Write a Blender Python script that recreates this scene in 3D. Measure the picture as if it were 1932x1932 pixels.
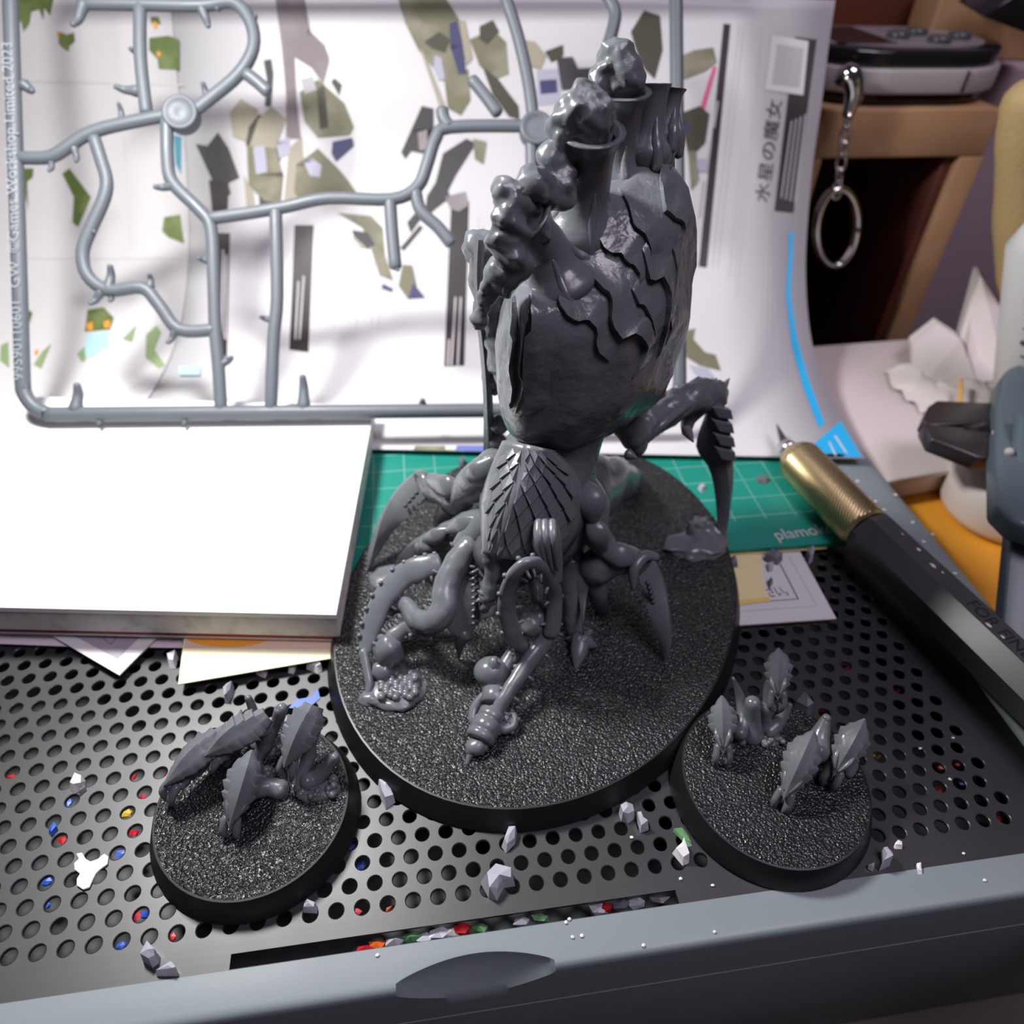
import bpy, bmesh, math, random
import numpy as np
from mathutils import Vector, noise
from mathutils.bvhtree import BVHTree

for o in list(bpy.data.objects):
    bpy.data.objects.remove(o, do_unlink=True)
COL = bpy.context.scene.collection
SC = bpy.context.scene
S = 0.0042                      # one hole pitch of the perforated plate, in metres

# ------------------------------------------------------------------ camera, world, lights, exposure
F_PX = 1378.16
CAM_ROT = (math.radians(48.5244), math.radians(-1.51334), math.radians(-8.19617))
CAM_LOC = np.array([16.4495, -11.89975, 30.9696])
cam_d = bpy.data.cameras.new('camera')
cam = bpy.data.objects.new('camera', cam_d)
COL.objects.link(cam)
cam.location = CAM_LOC * S
cam.rotation_euler = CAM_ROT
cam_d.sensor_width = 36.0
cam_d.lens = 36.0 * F_PX / 1932.0
cam_d.clip_start = 0.005
cam_d.clip_end = 20
cam_d.dof.use_dof = True
cam_d.dof.focus_distance = 29.5 * S
cam_d.dof.aperture_fstop = 17.0
SC.camera = cam
SC.view_settings.view_transform = 'Standard'
SC.view_settings.look = 'None'
SC.view_settings.exposure = 0.0
SC.view_settings.gamma = 1.0
SC.view_settings.use_curve_mapping = False

world = bpy.data.worlds.new('room')
SC.world = world
world.use_nodes = True
bg = world.node_tree.nodes['Background']
bg.inputs[0].default_value = (0.84, 0.78, 0.86, 1)
bg.inputs[1].default_value = 0.03

def area_light(name, loc, target, size, power, color, size_y=None):
    d = bpy.data.lights.new(name, 'AREA')
    d.energy = power
    d.color = color
    d.shape = 'RECTANGLE' if size_y else 'DISK'
    d.size = size * S
    if size_y:
        d.size_y = size_y * S
    o = bpy.data.objects.new(name, d)
    COL.objects.link(o)
    o.location = Vector(loc) * S
    v = (Vector(target) - Vector(loc))
    o.rotation_euler = v.to_track_quat('-Z', 'Y').to_euler()
    return o

area_light('desk_lamp', (-2, 27, 45), (16, 12, 2), 7, 0.74, (1.0, 0.985, 0.97), 9)
area_light('room_ceiling_light', (75, -35, 180), (20, 10, 0), 80, 3.0, (0.95, 0.84, 1.0), 80)

# ------------------------------------------------------------------ geometry helpers (coordinates in hole pitches)
def _rot(rx, ry, rz):
    cx, sx, cy, sy, cz, sz = math.cos(rx), math.sin(rx), math.cos(ry), math.sin(ry), math.cos(rz), math.sin(rz)
    Rx = np.array([[1, 0, 0], [0, cx, -sx], [0, sx, cx]])
    Ry = np.array([[cy, 0, sy], [0, 1, 0], [-sy, 0, cy]])
    Rz = np.array([[cz, -sz, 0], [sz, cz, 0], [0, 0, 1]])
    return Rz @ Ry @ Rx
_R = _rot(*CAM_ROT)

def ray(x, y):
    return _R @ np.array([(x - 966) / F_PX, -(y - 966) / F_PX, -1.0])
def Z(x, y, z):                 # the point at height z that shows at pixel (x, y)
    d = ray(x, y)
    return CAM_LOC + d * ((z - CAM_LOC[2]) / d[2])
def Y(x, y, yy):                # the point at depth yy that shows at pixel (x, y)
    d = ray(x, y)
    return CAM_LOC + d * ((yy - CAM_LOC[1]) / d[1])
def hit(x, y, p0, n):
    d = ray(x, y)
    return CAM_LOC + d * (np.dot(np.array(p0) - CAM_LOC, n) / np.dot(d, n))
def unit(v):
    v = np.array(v, float)
    return v / max(1e-9, np.linalg.norm(v))

class Thing:
    pass

def tag(o, label=None, cat=None, group=None, kind=None):
    if label: o['label'] = label
    if cat: o['category'] = cat
    if group: o['group'] = group
    if kind: o['kind'] = kind
    return o

def thing(name, loc, label, cat, group=None, kind=None):
    e = bpy.data.objects.new(name, None)
    e.empty_display_size = 0.005
    COL.objects.link(e)
    e.location = Vector(loc) * S
    e['_o'] = [float(c) for c in loc]
    return tag(e, label, cat, group, kind)

def obj(name, VF, mat, parent=None, smooth=True, loc=None, sharp=None):
    V, F = VF
    V = np.array(V, float)
    if parent is not None:
        o0 = np.array(parent['_o'])
    else:
        o0 = np.array(loc) if loc is not None else np.array([*(V[:, :2].min(0) + V[:, :2].max(0)) / 2, V[:, 2].min()])
    me = bpy.data.meshes.new(name)
    me.from_pydata(((V - o0) * S).tolist(), [], [tuple(int(i) for i in f) for f in F])
    me.update()
    if smooth:
        me.polygons.foreach_set('use_smooth', [True] * len(me.polygons))
        if sharp:
            me.set_sharp_from_angle(angle=math.radians(sharp))
    for m in (mat if isinstance(mat, (list, tuple)) else [mat]):
        me.materials.append(m)
    o = bpy.data.objects.new(name, me)
    COL.objects.link(o)
    o['_o'] = [float(c) for c in o0]
    if parent is not None:
        o.parent = parent
    else:
        o.location = Vector(o0) * S
    return o

def blend(o, voxel=0.11, smooth=3):
    m = o.modifiers.new('blend', 'REMESH'); m.mode = 'VOXEL'; m.voxel_size = voxel * S; m.use_smooth_shade = True
    m = o.modifiers.new('soften', 'SMOOTH'); m.factor = 0.5; m.iterations = smooth
    return o

def fix_normals(o):
    bm = bmesh.new(); bm.from_mesh(o.data)
    bmesh.ops.recalc_face_normals(bm, faces=bm.faces)
    bm.to_mesh(o.data); bm.free()
    return o

def join(*parts):
    V, F, n = [], [], 0
    for v, f in parts:
        V.extend([tuple(p) for p in v])
        F.extend([tuple(i + n for i in q) for q in f])
        n += len(v)
    return V, F

def box(lo, hi):
    x0, y0, z0 = lo; x1, y1, z1 = hi
    V = [(x0, y0, z0), (x1, y0, z0), (x1, y1, z0), (x0, y1, z0), (x0, y0, z1), (x1, y0, z1), (x1, y1, z1), (x0, y1, z1)]
    F = [(3, 2, 1, 0), (4, 5, 6, 7), (0, 1, 5, 4), (1, 2, 6, 5), (2, 3, 7, 6), (3, 0, 4, 7)]
    return V, F

def prism(poly, d):             # extrude a closed 3D polygon by vector d
    n = len(poly)
    d = np.array(d)
    V = [np.array(p, float) for p in poly] + [np.array(p, float) + d for p in poly]
    F = [tuple(range(n))[::-1], tuple(range(n, 2 * n))] + [(i, (i + 1) % n, n + (i + 1) % n, n + i) for i in range(n)]
    return V, F

def bevel_box(lo, hi, r, seg=3):
    bm = bmesh.new()
    V, F = box(lo, hi)
    vs = [bm.verts.new(v) for v in V]
    for f in F: bm.faces.new([vs[i] for i in f])
    bmesh.ops.bevel(bm, geom=list(bm.edges), offset=r, segments=seg, profile=0.5, affect='EDGES')
    bm.verts.index_update()
    out = [tuple(v.co) for v in bm.verts], [tuple(v.index for v in f.verts) for f in bm.faces]
    bm.free()
    return out

def bevel_prism(poly, d, r, seg=2):
    bm = bmesh.new()
    V, F = prism(poly, d)
    vs = [bm.verts.new(v) for v in V]
    for f in F: bm.faces.new([vs[i] for i in f])
    bmesh.ops.recalc_face_normals(bm, faces=bm.faces)
    bmesh.ops.bevel(bm, geom=list(bm.edges), offset=r, segments=seg, profile=0.5, affect='EDGES', clamp_overlap=True)
    bm.verts.index_update()
    out = [tuple(v.co) for v in bm.verts], [tuple(v.index for v in f.verts) for f in bm.faces]
    bm.free()
    return out

def catmull(P, k):              # smooth a polyline (any dimension) with k steps a segment
    P = np.array(P, float)
    if len(P) < 3 or k <= 1:
        return P
    out = []
    for i in range(len(P) - 1):
        p0 = P[max(i - 1, 0)]; p1 = P[i]; p2 = P[i + 1]; p3 = P[min(i + 2, len(P) - 1)]
        for j in range(k):
            t = j / k
            out.append(0.5 * ((2 * p1) + (p2 - p0) * t + (2 * p0 - 5 * p1 + 4 * p2 - p3) * t * t + (3 * p1 - p0 - 3 * p2 + p3) * t ** 3))
    out.append(P[-1])
    return np.array(out)

def tube(pts, rads, n=10, k=4, flat=None, up=None, bump=0.0, bf=1.0, seed=0, cap=True, ring=None, rnd=True):
    """Swept tube. rads: one radius per point. flat: second radius as a share of the first (along 'up')."""
    pts = np.array(pts, float)
    rads = np.array(rads if hasattr(rads, '__len__') else [rads] * len(pts), float)
    if flat is None: fl = np.ones(len(pts))
    else: fl = np.array(flat if hasattr(flat, '__len__') else [flat] * len(pts), float)
    Q = catmull(np.c_[pts, rads, fl], k)
    P, r, fl = Q[:, :3], np.maximum(Q[:, 3], 0.004), Q[:, 4]
    if rnd and cap:
        for end in (0, 1):
            q = P if end else P[::-1]; rr = r if end else r[::-1]
            if rr[-1] < 0.09: continue
            d = unit(q[-1] - q[-2]); f0 = (fl if end else fl[::-1])[-1]
            add = [(q[-1] + d * rr[-1] * 0.75 * math.sin(a) * min(1, f0), rr[-1] * math.cos(a)) for a in (0.5, 0.95, 1.3, 1.5)]
            eP = np.array([x[0] for x in add]); er = np.array([x[1] for x in add]); ef = np.full(4, f0)
            if end: P, r, fl = np.r_[P, eP], np.r_[r, er], np.r_[fl, ef]
            else: P, r, fl = np.r_[eP[::-1], P], np.r_[er[::-1], r], np.r_[ef, fl]
    T = np.gradient(P, axis=0)
    T = np.array([unit(t) for t in T])
    u = np.array(up if up is not None else (0.13, 0.2, 0.97), float)
    V, F = [], []
    m = len(P)
    for i in range(m):
        u = u - T[i] * np.dot(u, T[i])
        if np.linalg.norm(u) < 1e-5: u = np.cross(T[i], (1, 0, 0))
        u = unit(u)
        s = np.cross(T[i], u)
        for j in range(n):
            a = 2 * math.pi * j / n
            q = r[i]
            if ring: q *= 1 + ring[1] * (math.sin(i * ring[0]) > 0.3)
            d = s * math.cos(a) * q + u * math.sin(a) * q * fl[i]
            p = P[i] + d
            if bump:
                w = noise.noise(Vector(p * bf) + Vector((seed * 7.1, seed * 3.3, seed)))
                p = P[i] + d * (1 + bump * w)
            V.append(p)
    for i in range(m - 1):
        for j in range(n):
            a, b = i * n + j, i * n + (j + 1) % n
            F.append((a, b, b + n, a + n))
    if cap:
        F.append(tuple(range(n))[::-1])
        F.append(tuple((m - 1) * n + j for j in range(n)))
    return V, F

def lathe(axis0, axis1, prof, n=20, cap=True):   # prof: (t along axis 0..1, radius)
    a0, a1 = np.array(axis0, float), np.array(axis1, float)
    t = unit(a1 - a0)
    u = unit(np.cross(t, (0.31, 0.77, 0.12)))
    s = np.cross(t, u)
    V, F = [], []
    for q, r in prof:
        for j in range(n):
            a = 2 * math.pi * j / n
            V.append(a0 + (a1 - a0) * q + (u * math.cos(a) + s * math.sin(a)) * r)
    m = len(prof)
    for i in range(m - 1):
        for j in range(n):
            a, b = i * n + j, i * n + (j + 1) % n
            F.append((a, b, b + n, a + n))
    if cap:
        F.append(tuple(range(n))[::-1]); F.append(tuple((m - 1) * n + j for j in range(n)))
    return V, F

_ico = {}
def ico(sub):
    if sub not in _ico:
        bm = bmesh.new(); bmesh.ops.create_icosphere(bm, subdivisions=sub, radius=1)
        bm.verts.index_update()
        _ico[sub] = ([np.array(v.co) for v in bm.verts], [tuple(v.index for v in f.verts) for f in bm.faces])
        bm.free()
    return _ico[sub]
def blob(c, r, sub=2, amp=0.0, f=1.0, seed=0, axes=None):
    v, fc = ico(sub)
    r = np.array(r if hasattr(r, '__len__') else (r, r, r), float)
    A = np.array(axes) if axes is not None else np.eye(3)
    V = []
    for p in v:
        q = p * (1 + (amp * noise.noise(Vector(p * f) + Vector((seed * 5.7, seed * 1.9, seed * 3.1))) if amp else 0))
        V.append(np.array(c) + (q * r) @ A)
    return V, fc

def loft(rings, cap=True, closed=True):
    n = len(rings[0])
    V = [p for r in rings for p in r]
    F = []
    for i in range(len(rings) - 1):
        for j in range(n if closed else n - 1):
            a, b = i * n + j, i * n + (j + 1) % n
            F.append((a, b, b + n, a + n))
    if cap and closed:
        F.append(tuple(range(n))[::-1]); F.append(tuple((len(rings) - 1) * n + j for j in range(n)))
    return V, F

def resample(P, n):
    P = np.array(P, float)
    d = np.r_[0, np.cumsum(np.linalg.norm(np.diff(P, axis=0), axis=1))]
    t = np.linspace(0, d[-1], n)
    return np.array([np.interp(t, d, P[:, k]) for k in range(P.shape[1])]).T

def bvh(VF):
    return BVHTree.FromPolygons([Vector(v) for v in VF[0]], [tuple(f) for f in VF[1]])
def cast(tree, x, y):           # where the sight line of pixel (x, y) meets a surface
    d = Vector(ray(x, y)).normalized()
    loc, n, i, dist = tree.ray_cast(Vector(CAM_LOC), d)
    if loc is None:
        loc, n, i, dist = tree.find_nearest(Vector(CAM_LOC) + d * 33)
    n = np.array(n)
    if np.dot(n, np.array(d)) > 0: n = -n
    return np.array(loc), n

# ------------------------------------------------------------------ materials
def material(name, col, rough=0.5, metal=0.0, spec=0.5, bump=None, var=None, rvar=None, sheen=0, trans=0, emit=None):
    """bump: (kind, scale, strength, distance); var: (scale, second colour, lo, hi); rvar: (scale, rough2)"""
    m = bpy.data.materials.new(name)
    m.use_nodes = True
    nt = m.node_tree
    b = nt.nodes['Principled BSDF']
    b.inputs['Base Color'].default_value = (*col, 1)
    b.inputs['Roughness'].default_value = rough
    b.inputs['Metallic'].default_value = metal
    b.inputs['Specular IOR Level'].default_value = spec
    if trans: b.inputs['Transmission Weight'].default_value = trans
    if emit:
        b.inputs['Emission Color'].default_value = (*emit[0], 1); b.inputs['Emission Strength'].default_value = emit[1]
    tc = nt.nodes.new('ShaderNodeTexCoord')
    L = nt.links.new
    if var:
        t = nt.nodes.new('ShaderNodeTexNoise'); t.inputs['Scale'].default_value = var[0]; t.inputs['Detail'].default_value = 5
        L(tc.outputs['Object'], t.inputs['Vector'])
        r = nt.nodes.new('ShaderNodeValToRGB')
        r.color_ramp.elements[0].position = var[2]; r.color_ramp.elements[1].position = var[3]
        r.color_ramp.elements[0].color = (*col, 1); r.color_ramp.elements[1].color = (*var[1], 1)
        L(t.outputs['Fac'], r.inputs['Fac']); L(r.outputs['Color'], b.inputs['Base Color'])
    if rvar:
        t = nt.nodes.new('ShaderNodeTexNoise'); t.inputs['Scale'].default_value = rvar[0]; t.inputs['Detail'].default_value = 4
        L(tc.outputs['Object'], t.inputs['Vector'])
        r = nt.nodes.new('ShaderNodeMapRange')
        r.inputs['From Min'].default_value = 0.35; r.inputs['From Max'].default_value = 0.65
        r.inputs['To Min'].default_value = rough; r.inputs['To Max'].default_value = rvar[1]
        L(t.outputs['Fac'], r.inputs['Value']); L(r.outputs['Result'], b.inputs['Roughness'])
    if bump:
        kind, sc, st, dist = bump
        if kind == 'voronoi':
            t = nt.nodes.new('ShaderNodeTexVoronoi'); t.feature = 'SMOOTH_F1'; t.inputs['Smoothness'].default_value = 0.35
            t.inputs['Scale'].default_value = sc; out = t.outputs['Distance']
        elif kind == 'brushed':
            t = nt.nodes.new('ShaderNodeTexNoise'); t.inputs['Scale'].default_value = sc; t.inputs['Detail'].default_value = 3; out = t.outputs['Fac']
        else:
            t = nt.nodes.new('ShaderNodeTexNoise'); t.inputs['Scale'].default_value = sc; t.inputs['Detail'].default_value = 4; out = t.outputs['Fac']
        if kind == 'brushed':
            mp = nt.nodes.new('ShaderNodeMapping'); mp.inputs['Scale'].default_value = (0.04, 1, 1)
            L(tc.outputs['Object'], mp.inputs['Vector']); L(mp.outputs['Vector'], t.inputs['Vector'])
        elif kind == 'voronoi':
            wob = nt.nodes.new('ShaderNodeTexNoise'); wob.inputs['Scale'].default_value = sc * 0.8
            L(tc.outputs['Object'], wob.inputs['Vector'])
            mx = nt.nodes.new('ShaderNodeVectorMath'); mx.operation = 'MULTIPLY_ADD'
            mx.inputs[1].default_value = (0.9 / sc,) * 3
            L(wob.outputs['Color'], mx.inputs[0]); L(tc.outputs['Object'], mx.inputs[2]); L(mx.outputs['Vector'], t.inputs['Vector'])
        else:
            L(tc.outputs['Object'], t.inputs['Vector'])
        bp = nt.nodes.new('ShaderNodeBump'); bp.inputs['Strength'].default_value = st; bp.inputs['Distance'].default_value = dist
        if kind == 'voronoi': bp.invert = True
        L(out, bp.inputs['Height']); L(bp.outputs['Normal'], b.inputs['Normal'])
    return m

M = {}
M['plastic'] = material('grey_miniature_plastic', (0.126, 0.137, 0.149), 0.20, bump=('noise', 420, 0.22, 0.0005), rvar=(160, 0.34))
M['skin'] = material('wrinkled_grey_plastic', (0.126, 0.137, 0.149), 0.20, bump=('noise', 130, 0.42, 0.0028), rvar=(160, 0.34))
M['plastic_dark'] = material('grey_plastic_shade_tone', (0.06, 0.062, 0.075), 0.5)  # miniature grey darkened: shade inside mouth and pits put into the colour
M['sprue'] = material('grey_runner_plastic', (0.118, 0.136, 0.154), 0.40, rvar=(80, 0.52))
M['sprue_text'] = material('raised_lettering', (0.34, 0.37, 0.40), 0.4)
M['base'] = material('black_textured_base', (0.011, 0.011, 0.0125), 0.24, bump=('voronoi', 2100, 0.9, 0.00032), rvar=(500, 0.34))
M['base_rim'] = material('black_base_rim', (0.006, 0.006, 0.007), 0.42)
M['plate'] = material('black_perforated_metal', (0.014, 0.0145, 0.016), 0.40, spec=0.85, rvar=(22, 0.5), bump=('brushed', 900, 0.06, 0.0001), var=(14, (0.028, 0.028, 0.029), 0.5, 0.72))
M['plate_edge'] = material('worn_hole_edge', (0.05, 0.05, 0.055), 0.35)
M['tray'] = material('blue_grey_tray_plastic', (0.19, 0.225, 0.238), 0.40, rvar=(30, 0.52), bump=('noise', 2200, 0.08, 0.0001))
M['tray_dark'] = material('dark_tray_plastic', (0.05, 0.047, 0.052), 0.5, bump=('noise', 2200, 0.1, 0.0001))
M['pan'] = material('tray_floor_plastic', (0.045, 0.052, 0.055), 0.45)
M['paper'] = material('white_paper', (0.65, 0.645, 0.64), 0.6, spec=0.3)
M['paper_cool'] = material('white_glossy_paper', (0.64, 0.635, 0.65), 0.42, spec=0.35)
M['board'] = material('white_board', (0.88, 0.88, 0.87), 0.7, spec=0.2)
M['board_edge'] = material('board_cut_edge', (0.70, 0.67, 0.66), 0.8, var=(300, (0.55, 0.5, 0.48), 0.45, 0.7))
M['mat'] = None
M['black_print'] = material('black_print', (0.022, 0.016, 0.018), 0.5)
M['grey_print'] = material('grey_print', (0.45, 0.44, 0.46), 0.6)
M['pale_print'] = material('pale_print', (0.62, 0.61, 0.63), 0.6)
M['white_print'] = material('white_print', (0.55, 0.52, 0.54), 0.6)
M['green_print'] = material('green_print', (0.10, 0.15, 0.030), 0.6, var=(120, (0.17, 0.22, 0.07), 0.45, 0.6))
M['green_pale_print'] = material('pale_green_print', (0.26, 0.36, 0.17), 0.6)
M['olive_print'] = material('olive_print', (0.17, 0.165, 0.10), 0.6, var=(90, (0.25, 0.24, 0.17), 0.45, 0.6))
M['olive_dark_print'] = material('dark_olive_print', (0.055, 0.055, 0.035), 0.6)
M['khaki_print'] = material('khaki_print', (0.36, 0.33, 0.25), 0.6)
M['navy_print'] = material('navy_print', (0.045, 0.045, 0.13), 0.6)
M['lilac_print'] = material('lilac_print', (0.42, 0.42, 0.52), 0.6)
M['taupe_print'] = material('taupe_print', (0.22, 0.185, 0.195), 0.6, var=(60, (0.3, 0.27, 0.28), 0.4, 0.65))
M['char_print'] = material('charcoal_print', (0.045, 0.042, 0.048), 0.6)
M['blue_print'] = material('sky_blue_print', (0.02, 0.42, 0.80), 0.5)
M['cyan_print'] = material('pale_cyan_print', (0.45, 0.72, 0.85), 0.5)
M['teal_print'] = material('teal_print', (0.05, 0.25, 0.33), 0.5)
M['orange_print'] = material('orange_print', (0.85, 0.36, 0.04), 0.5)
M['pink_print'] = material('pink_print', (0.68, 0.10, 0.24), 0.5)
M['violet_print'] = material('slate_blue_print', (0.14, 0.17, 0.45), 0.5)
# ------------------------------------------------------------------ the perforated tray
def hex_plate(x0, x1, rows, r, th, n=16):
    V, F, FE = [], [], []
    hw, hh = 0.5, math.sqrt(3) / 4
    def cell(cx, cy):
        b = len(V)
        for j in range(n):
            a = 2 * math.pi * (j + 0.5) / n
            c, s = math.cos(a), math.sin(a)
            k = min(hw / max(1e-9, abs(c)), hh / max(1e-9, abs(s)))
            V.append((cx + c * k, cy + s * k, 0))
        for q, z in ((r + 0.035, 0.0), (r, -0.03), (r, -th)):
            for j in range(n):
                a = 2 * math.pi * (j + 0.5) / n
                V.append((cx + q * math.cos(a), cy + q * math.sin(a), z))
        for j in range(n):
            i2 = (j + 1) % n
            F.append((b + j, b + i2, b + n + i2, b + n + j))
            F.append((b + n + j, b + n + i2, b + 2 * n + i2, b + 2 * n + j))
            F.append((b + 2 * n + j, b + 2 * n + i2, b + 3 * n + i2, b + 3 * n + j))
        # corners of the rectangle
        for sx, sy in ((1, 1), (-1, 1), (-1, -1), (1, -1)):
            pass
        an = [2 * math.pi * (j + 0.5) / n for j in range(n)]
        for sx, sy in ((1, 1), (-1, 1), (-1, -1), (1, -1)):
            ca = math.atan2(sy * hh, sx * hw) % (2 * math.pi)
            for j in range(n):
                a0, a1 = an[j], an[(j + 1) % n] + (2 * math.pi if j == n - 1 else 0)
                if a0 < ca < a1 or a0 < ca + 2 * math.pi < a1:
                    V.append((cx + sx * hw, cy + sy * hh, 0))
                    F.append((b + j, len(V) - 1, b + (j + 1) % n))
    for row in rows:
        i = math.ceil(x0 + 0.5 - 0.5 * row)
        first = None
        while i + 0.5 * row + 0.5 <= 42.3:
            cx = i + 0.5 * row
            if first is None: first = cx - 0.5
            cell(cx, row * math.sqrt(3) / 2)
            last = cx + 0.5
            i += 1
        y = row * math.sqrt(3) / 2
        for a, b2 in ((x0, first), (last, x1)):
            if b2 - a > 1e-6:
                k = len(V)
                V.extend([(a, y - hh, 0), (b2, y - hh, 0), (b2, y + hh, 0), (a, y + hh, 0)])
                F.append((k, k + 1, k + 2, k + 3))
    return V, F

tray = thing('hobby_tray', (17, -3, -18), 'blue-grey plastic hobby tray with black perforated metal top and finger scoop', 'tray')
PX0, PX1 = -12.0, 44.6
rows = list(range(0, 26))
pV, pF = hex_plate(PX0, PX1, rows, 0.292, 0.16)
def quad(a, b, c, d):
    k = len(pV); pV.extend([a, b, c, d]); pF.append((k, k + 1, k + 2, k + 3))
yb = -math.sqrt(3) / 4
SLX0, SLX1 = 8.15, 25.55
quad((PX0, -1.6, 0), (SLX0, -1.6, 0), (SLX0, yb, 0), (PX0, yb, 0))
quad((SLX0, -1.02, 0), (SLX1, -1.02, 0), (SLX1, yb, 0), (SLX0, yb, 0))
quad((SLX1, -1.6, 0), (PX1, -1.6, 0), (PX1, yb, 0), (SLX1, yb, 0))
quad((SLX0, -1.02, -0.16), (SLX1, -1.02, -0.16), (SLX1, -1.02, 0), (SLX0, -1.02, 0))
quad((SLX0, -1.6, -0.16), (SLX0, -1.02, -0.16), (SLX0, -1.02, 0), (SLX0, -1.6, 0))
quad((SLX1, -1.02, -0.16), (SLX1, -1.6, -0.16), (SLX1, -1.6, 0), (SLX1, -1.02, 0))
plate = obj('perforated_plate', (pV, pF), M['plate'], tray, smooth=False)
plate['label'] = 'black metal plate with rows of round holes'

def rail_profile(x):            # front rail: inner top edge, top, rounded edge, front face
    u = (x - 14.25) / (20.2 - 14.25)
    s = math.sin(math.pi * u) ** 0.8 if 0 < u < 1 else 0.0
    ye = -2.85 + 0.62 * s
    P = [(-1.54, -0.25), (-1.54, -0.02), (-1.58, 0.03), (-2.0, 0.03), (ye + 0.1, 0.03), (ye, 0.02)]
    zc = -0.32 - 1.25 * s
    for k in range(1, 7):
        t = k / 6
        if s > 0.02:
            yy = ye + (-3.16 - ye) * (t ** 1.25); zz = 0.0 + zc * (t ** 0.85)
        else:
            a = t * math.pi / 2
            yy = -2.85 - 0.31 * math.sin(a); zz = -0.31 + 0.33 * math.cos(a)
        P.append((yy, zz))
    P += [(-3.19, -2.2), (-3.2, -3.5), (-3.14, -3.56), (-3.14, -3.66), (-3.2, -3.72), (-3.2, -16.8), (-3.0, -17.1), (-2.6, -17.2)]
    return P
xs = sorted(set(list(np.linspace(-14, 14.2, 12)) + list(np.linspace(14.25, 20.2, 36)) + list(np.linspace(20.3, 49.4, 12))))
V, F = [], []
for x in xs:
    for (y, z) in rail_profile(x): V.append((x, y, z))
n = len(rail_profile(0))
for i in range(len(xs) - 1):
    for j in range(n - 1):
        F.append((i * n + j, i * n + j + 1, (i + 1) * n + j + 1, (i + 1) * n + j))
fr = obj('front_rail', (V, F), M['tray'], tray, sharp=40)
# right rail: sloping inner lip, flat top, rounded outer edge
prof = [(44.2, -0.25), (44.25, 0.02), (44.4, 0.1), (44.7, 0.5), (45.0, 0.62), (47.0, 0.62), (47.7, 0.5), (48.2, 0.1), (48.5, -0.6), (48.6, -3), (48.6, -17.2)]
V = [(x, y, z) for y in (-3.0, 55) for x, z in prof]
n = len(prof)
F = [(j, n + j, n + j + 1, j + 1) for j in range(n - 1)] + [tuple(range(n))]
obj('right_rail', (V, F), M['tray'], tray, sharp=35)
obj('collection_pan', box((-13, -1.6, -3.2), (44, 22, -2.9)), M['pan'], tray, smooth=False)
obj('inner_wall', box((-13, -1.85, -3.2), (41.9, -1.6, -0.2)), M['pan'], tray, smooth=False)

desk = obj('desk', box((-160, -14, -20), (190, 190, -17.2)), material('dark_desk', (0.035, 0.03, 0.03), 0.5), smooth=False)
tag(desk, 'dark desk top under the whole work area', 'desk')

# ------------------------------------------------------------------ white board lying at the left
bz0, bz1 = 1.25, 3.0
b_fr, b_br = Z(634, 1160, bz1), Z(706, 765, bz1)
b_fl = b_fr + (Z(0, 1146, bz1) - b_fr) * 1.4
b_bl = b_br + (b_fl - b_fr) * 1.05
poly = [b_fl, b_fr, b_br, b_bl]
board = thing('foam_board', ((b_fl + b_br) / 2) * (1, 1, 0) + np.array([0, 0, bz0]), 'thick white board lying flat at the left, with grey runner frame standing on it', 'board')
obj('board_top', prism([p - np.array([0, 0, 0.32]) for p in poly], (0, 0, 0.32)), M['board'], board, smooth=False)
obj('board_core', prism([p * (1, 1, 0) + np.array([0, 0, bz0]) for p in [b_fl + (.05, .05, 0), b_fr + (-.05, .05, 0), b_br + (-.05, -.05, 0), b_bl + (.05, -.05, 0)]], (0, 0, bz1 - bz0 - 0.30)), M['board_edge'], board, smooth=False)

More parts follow.
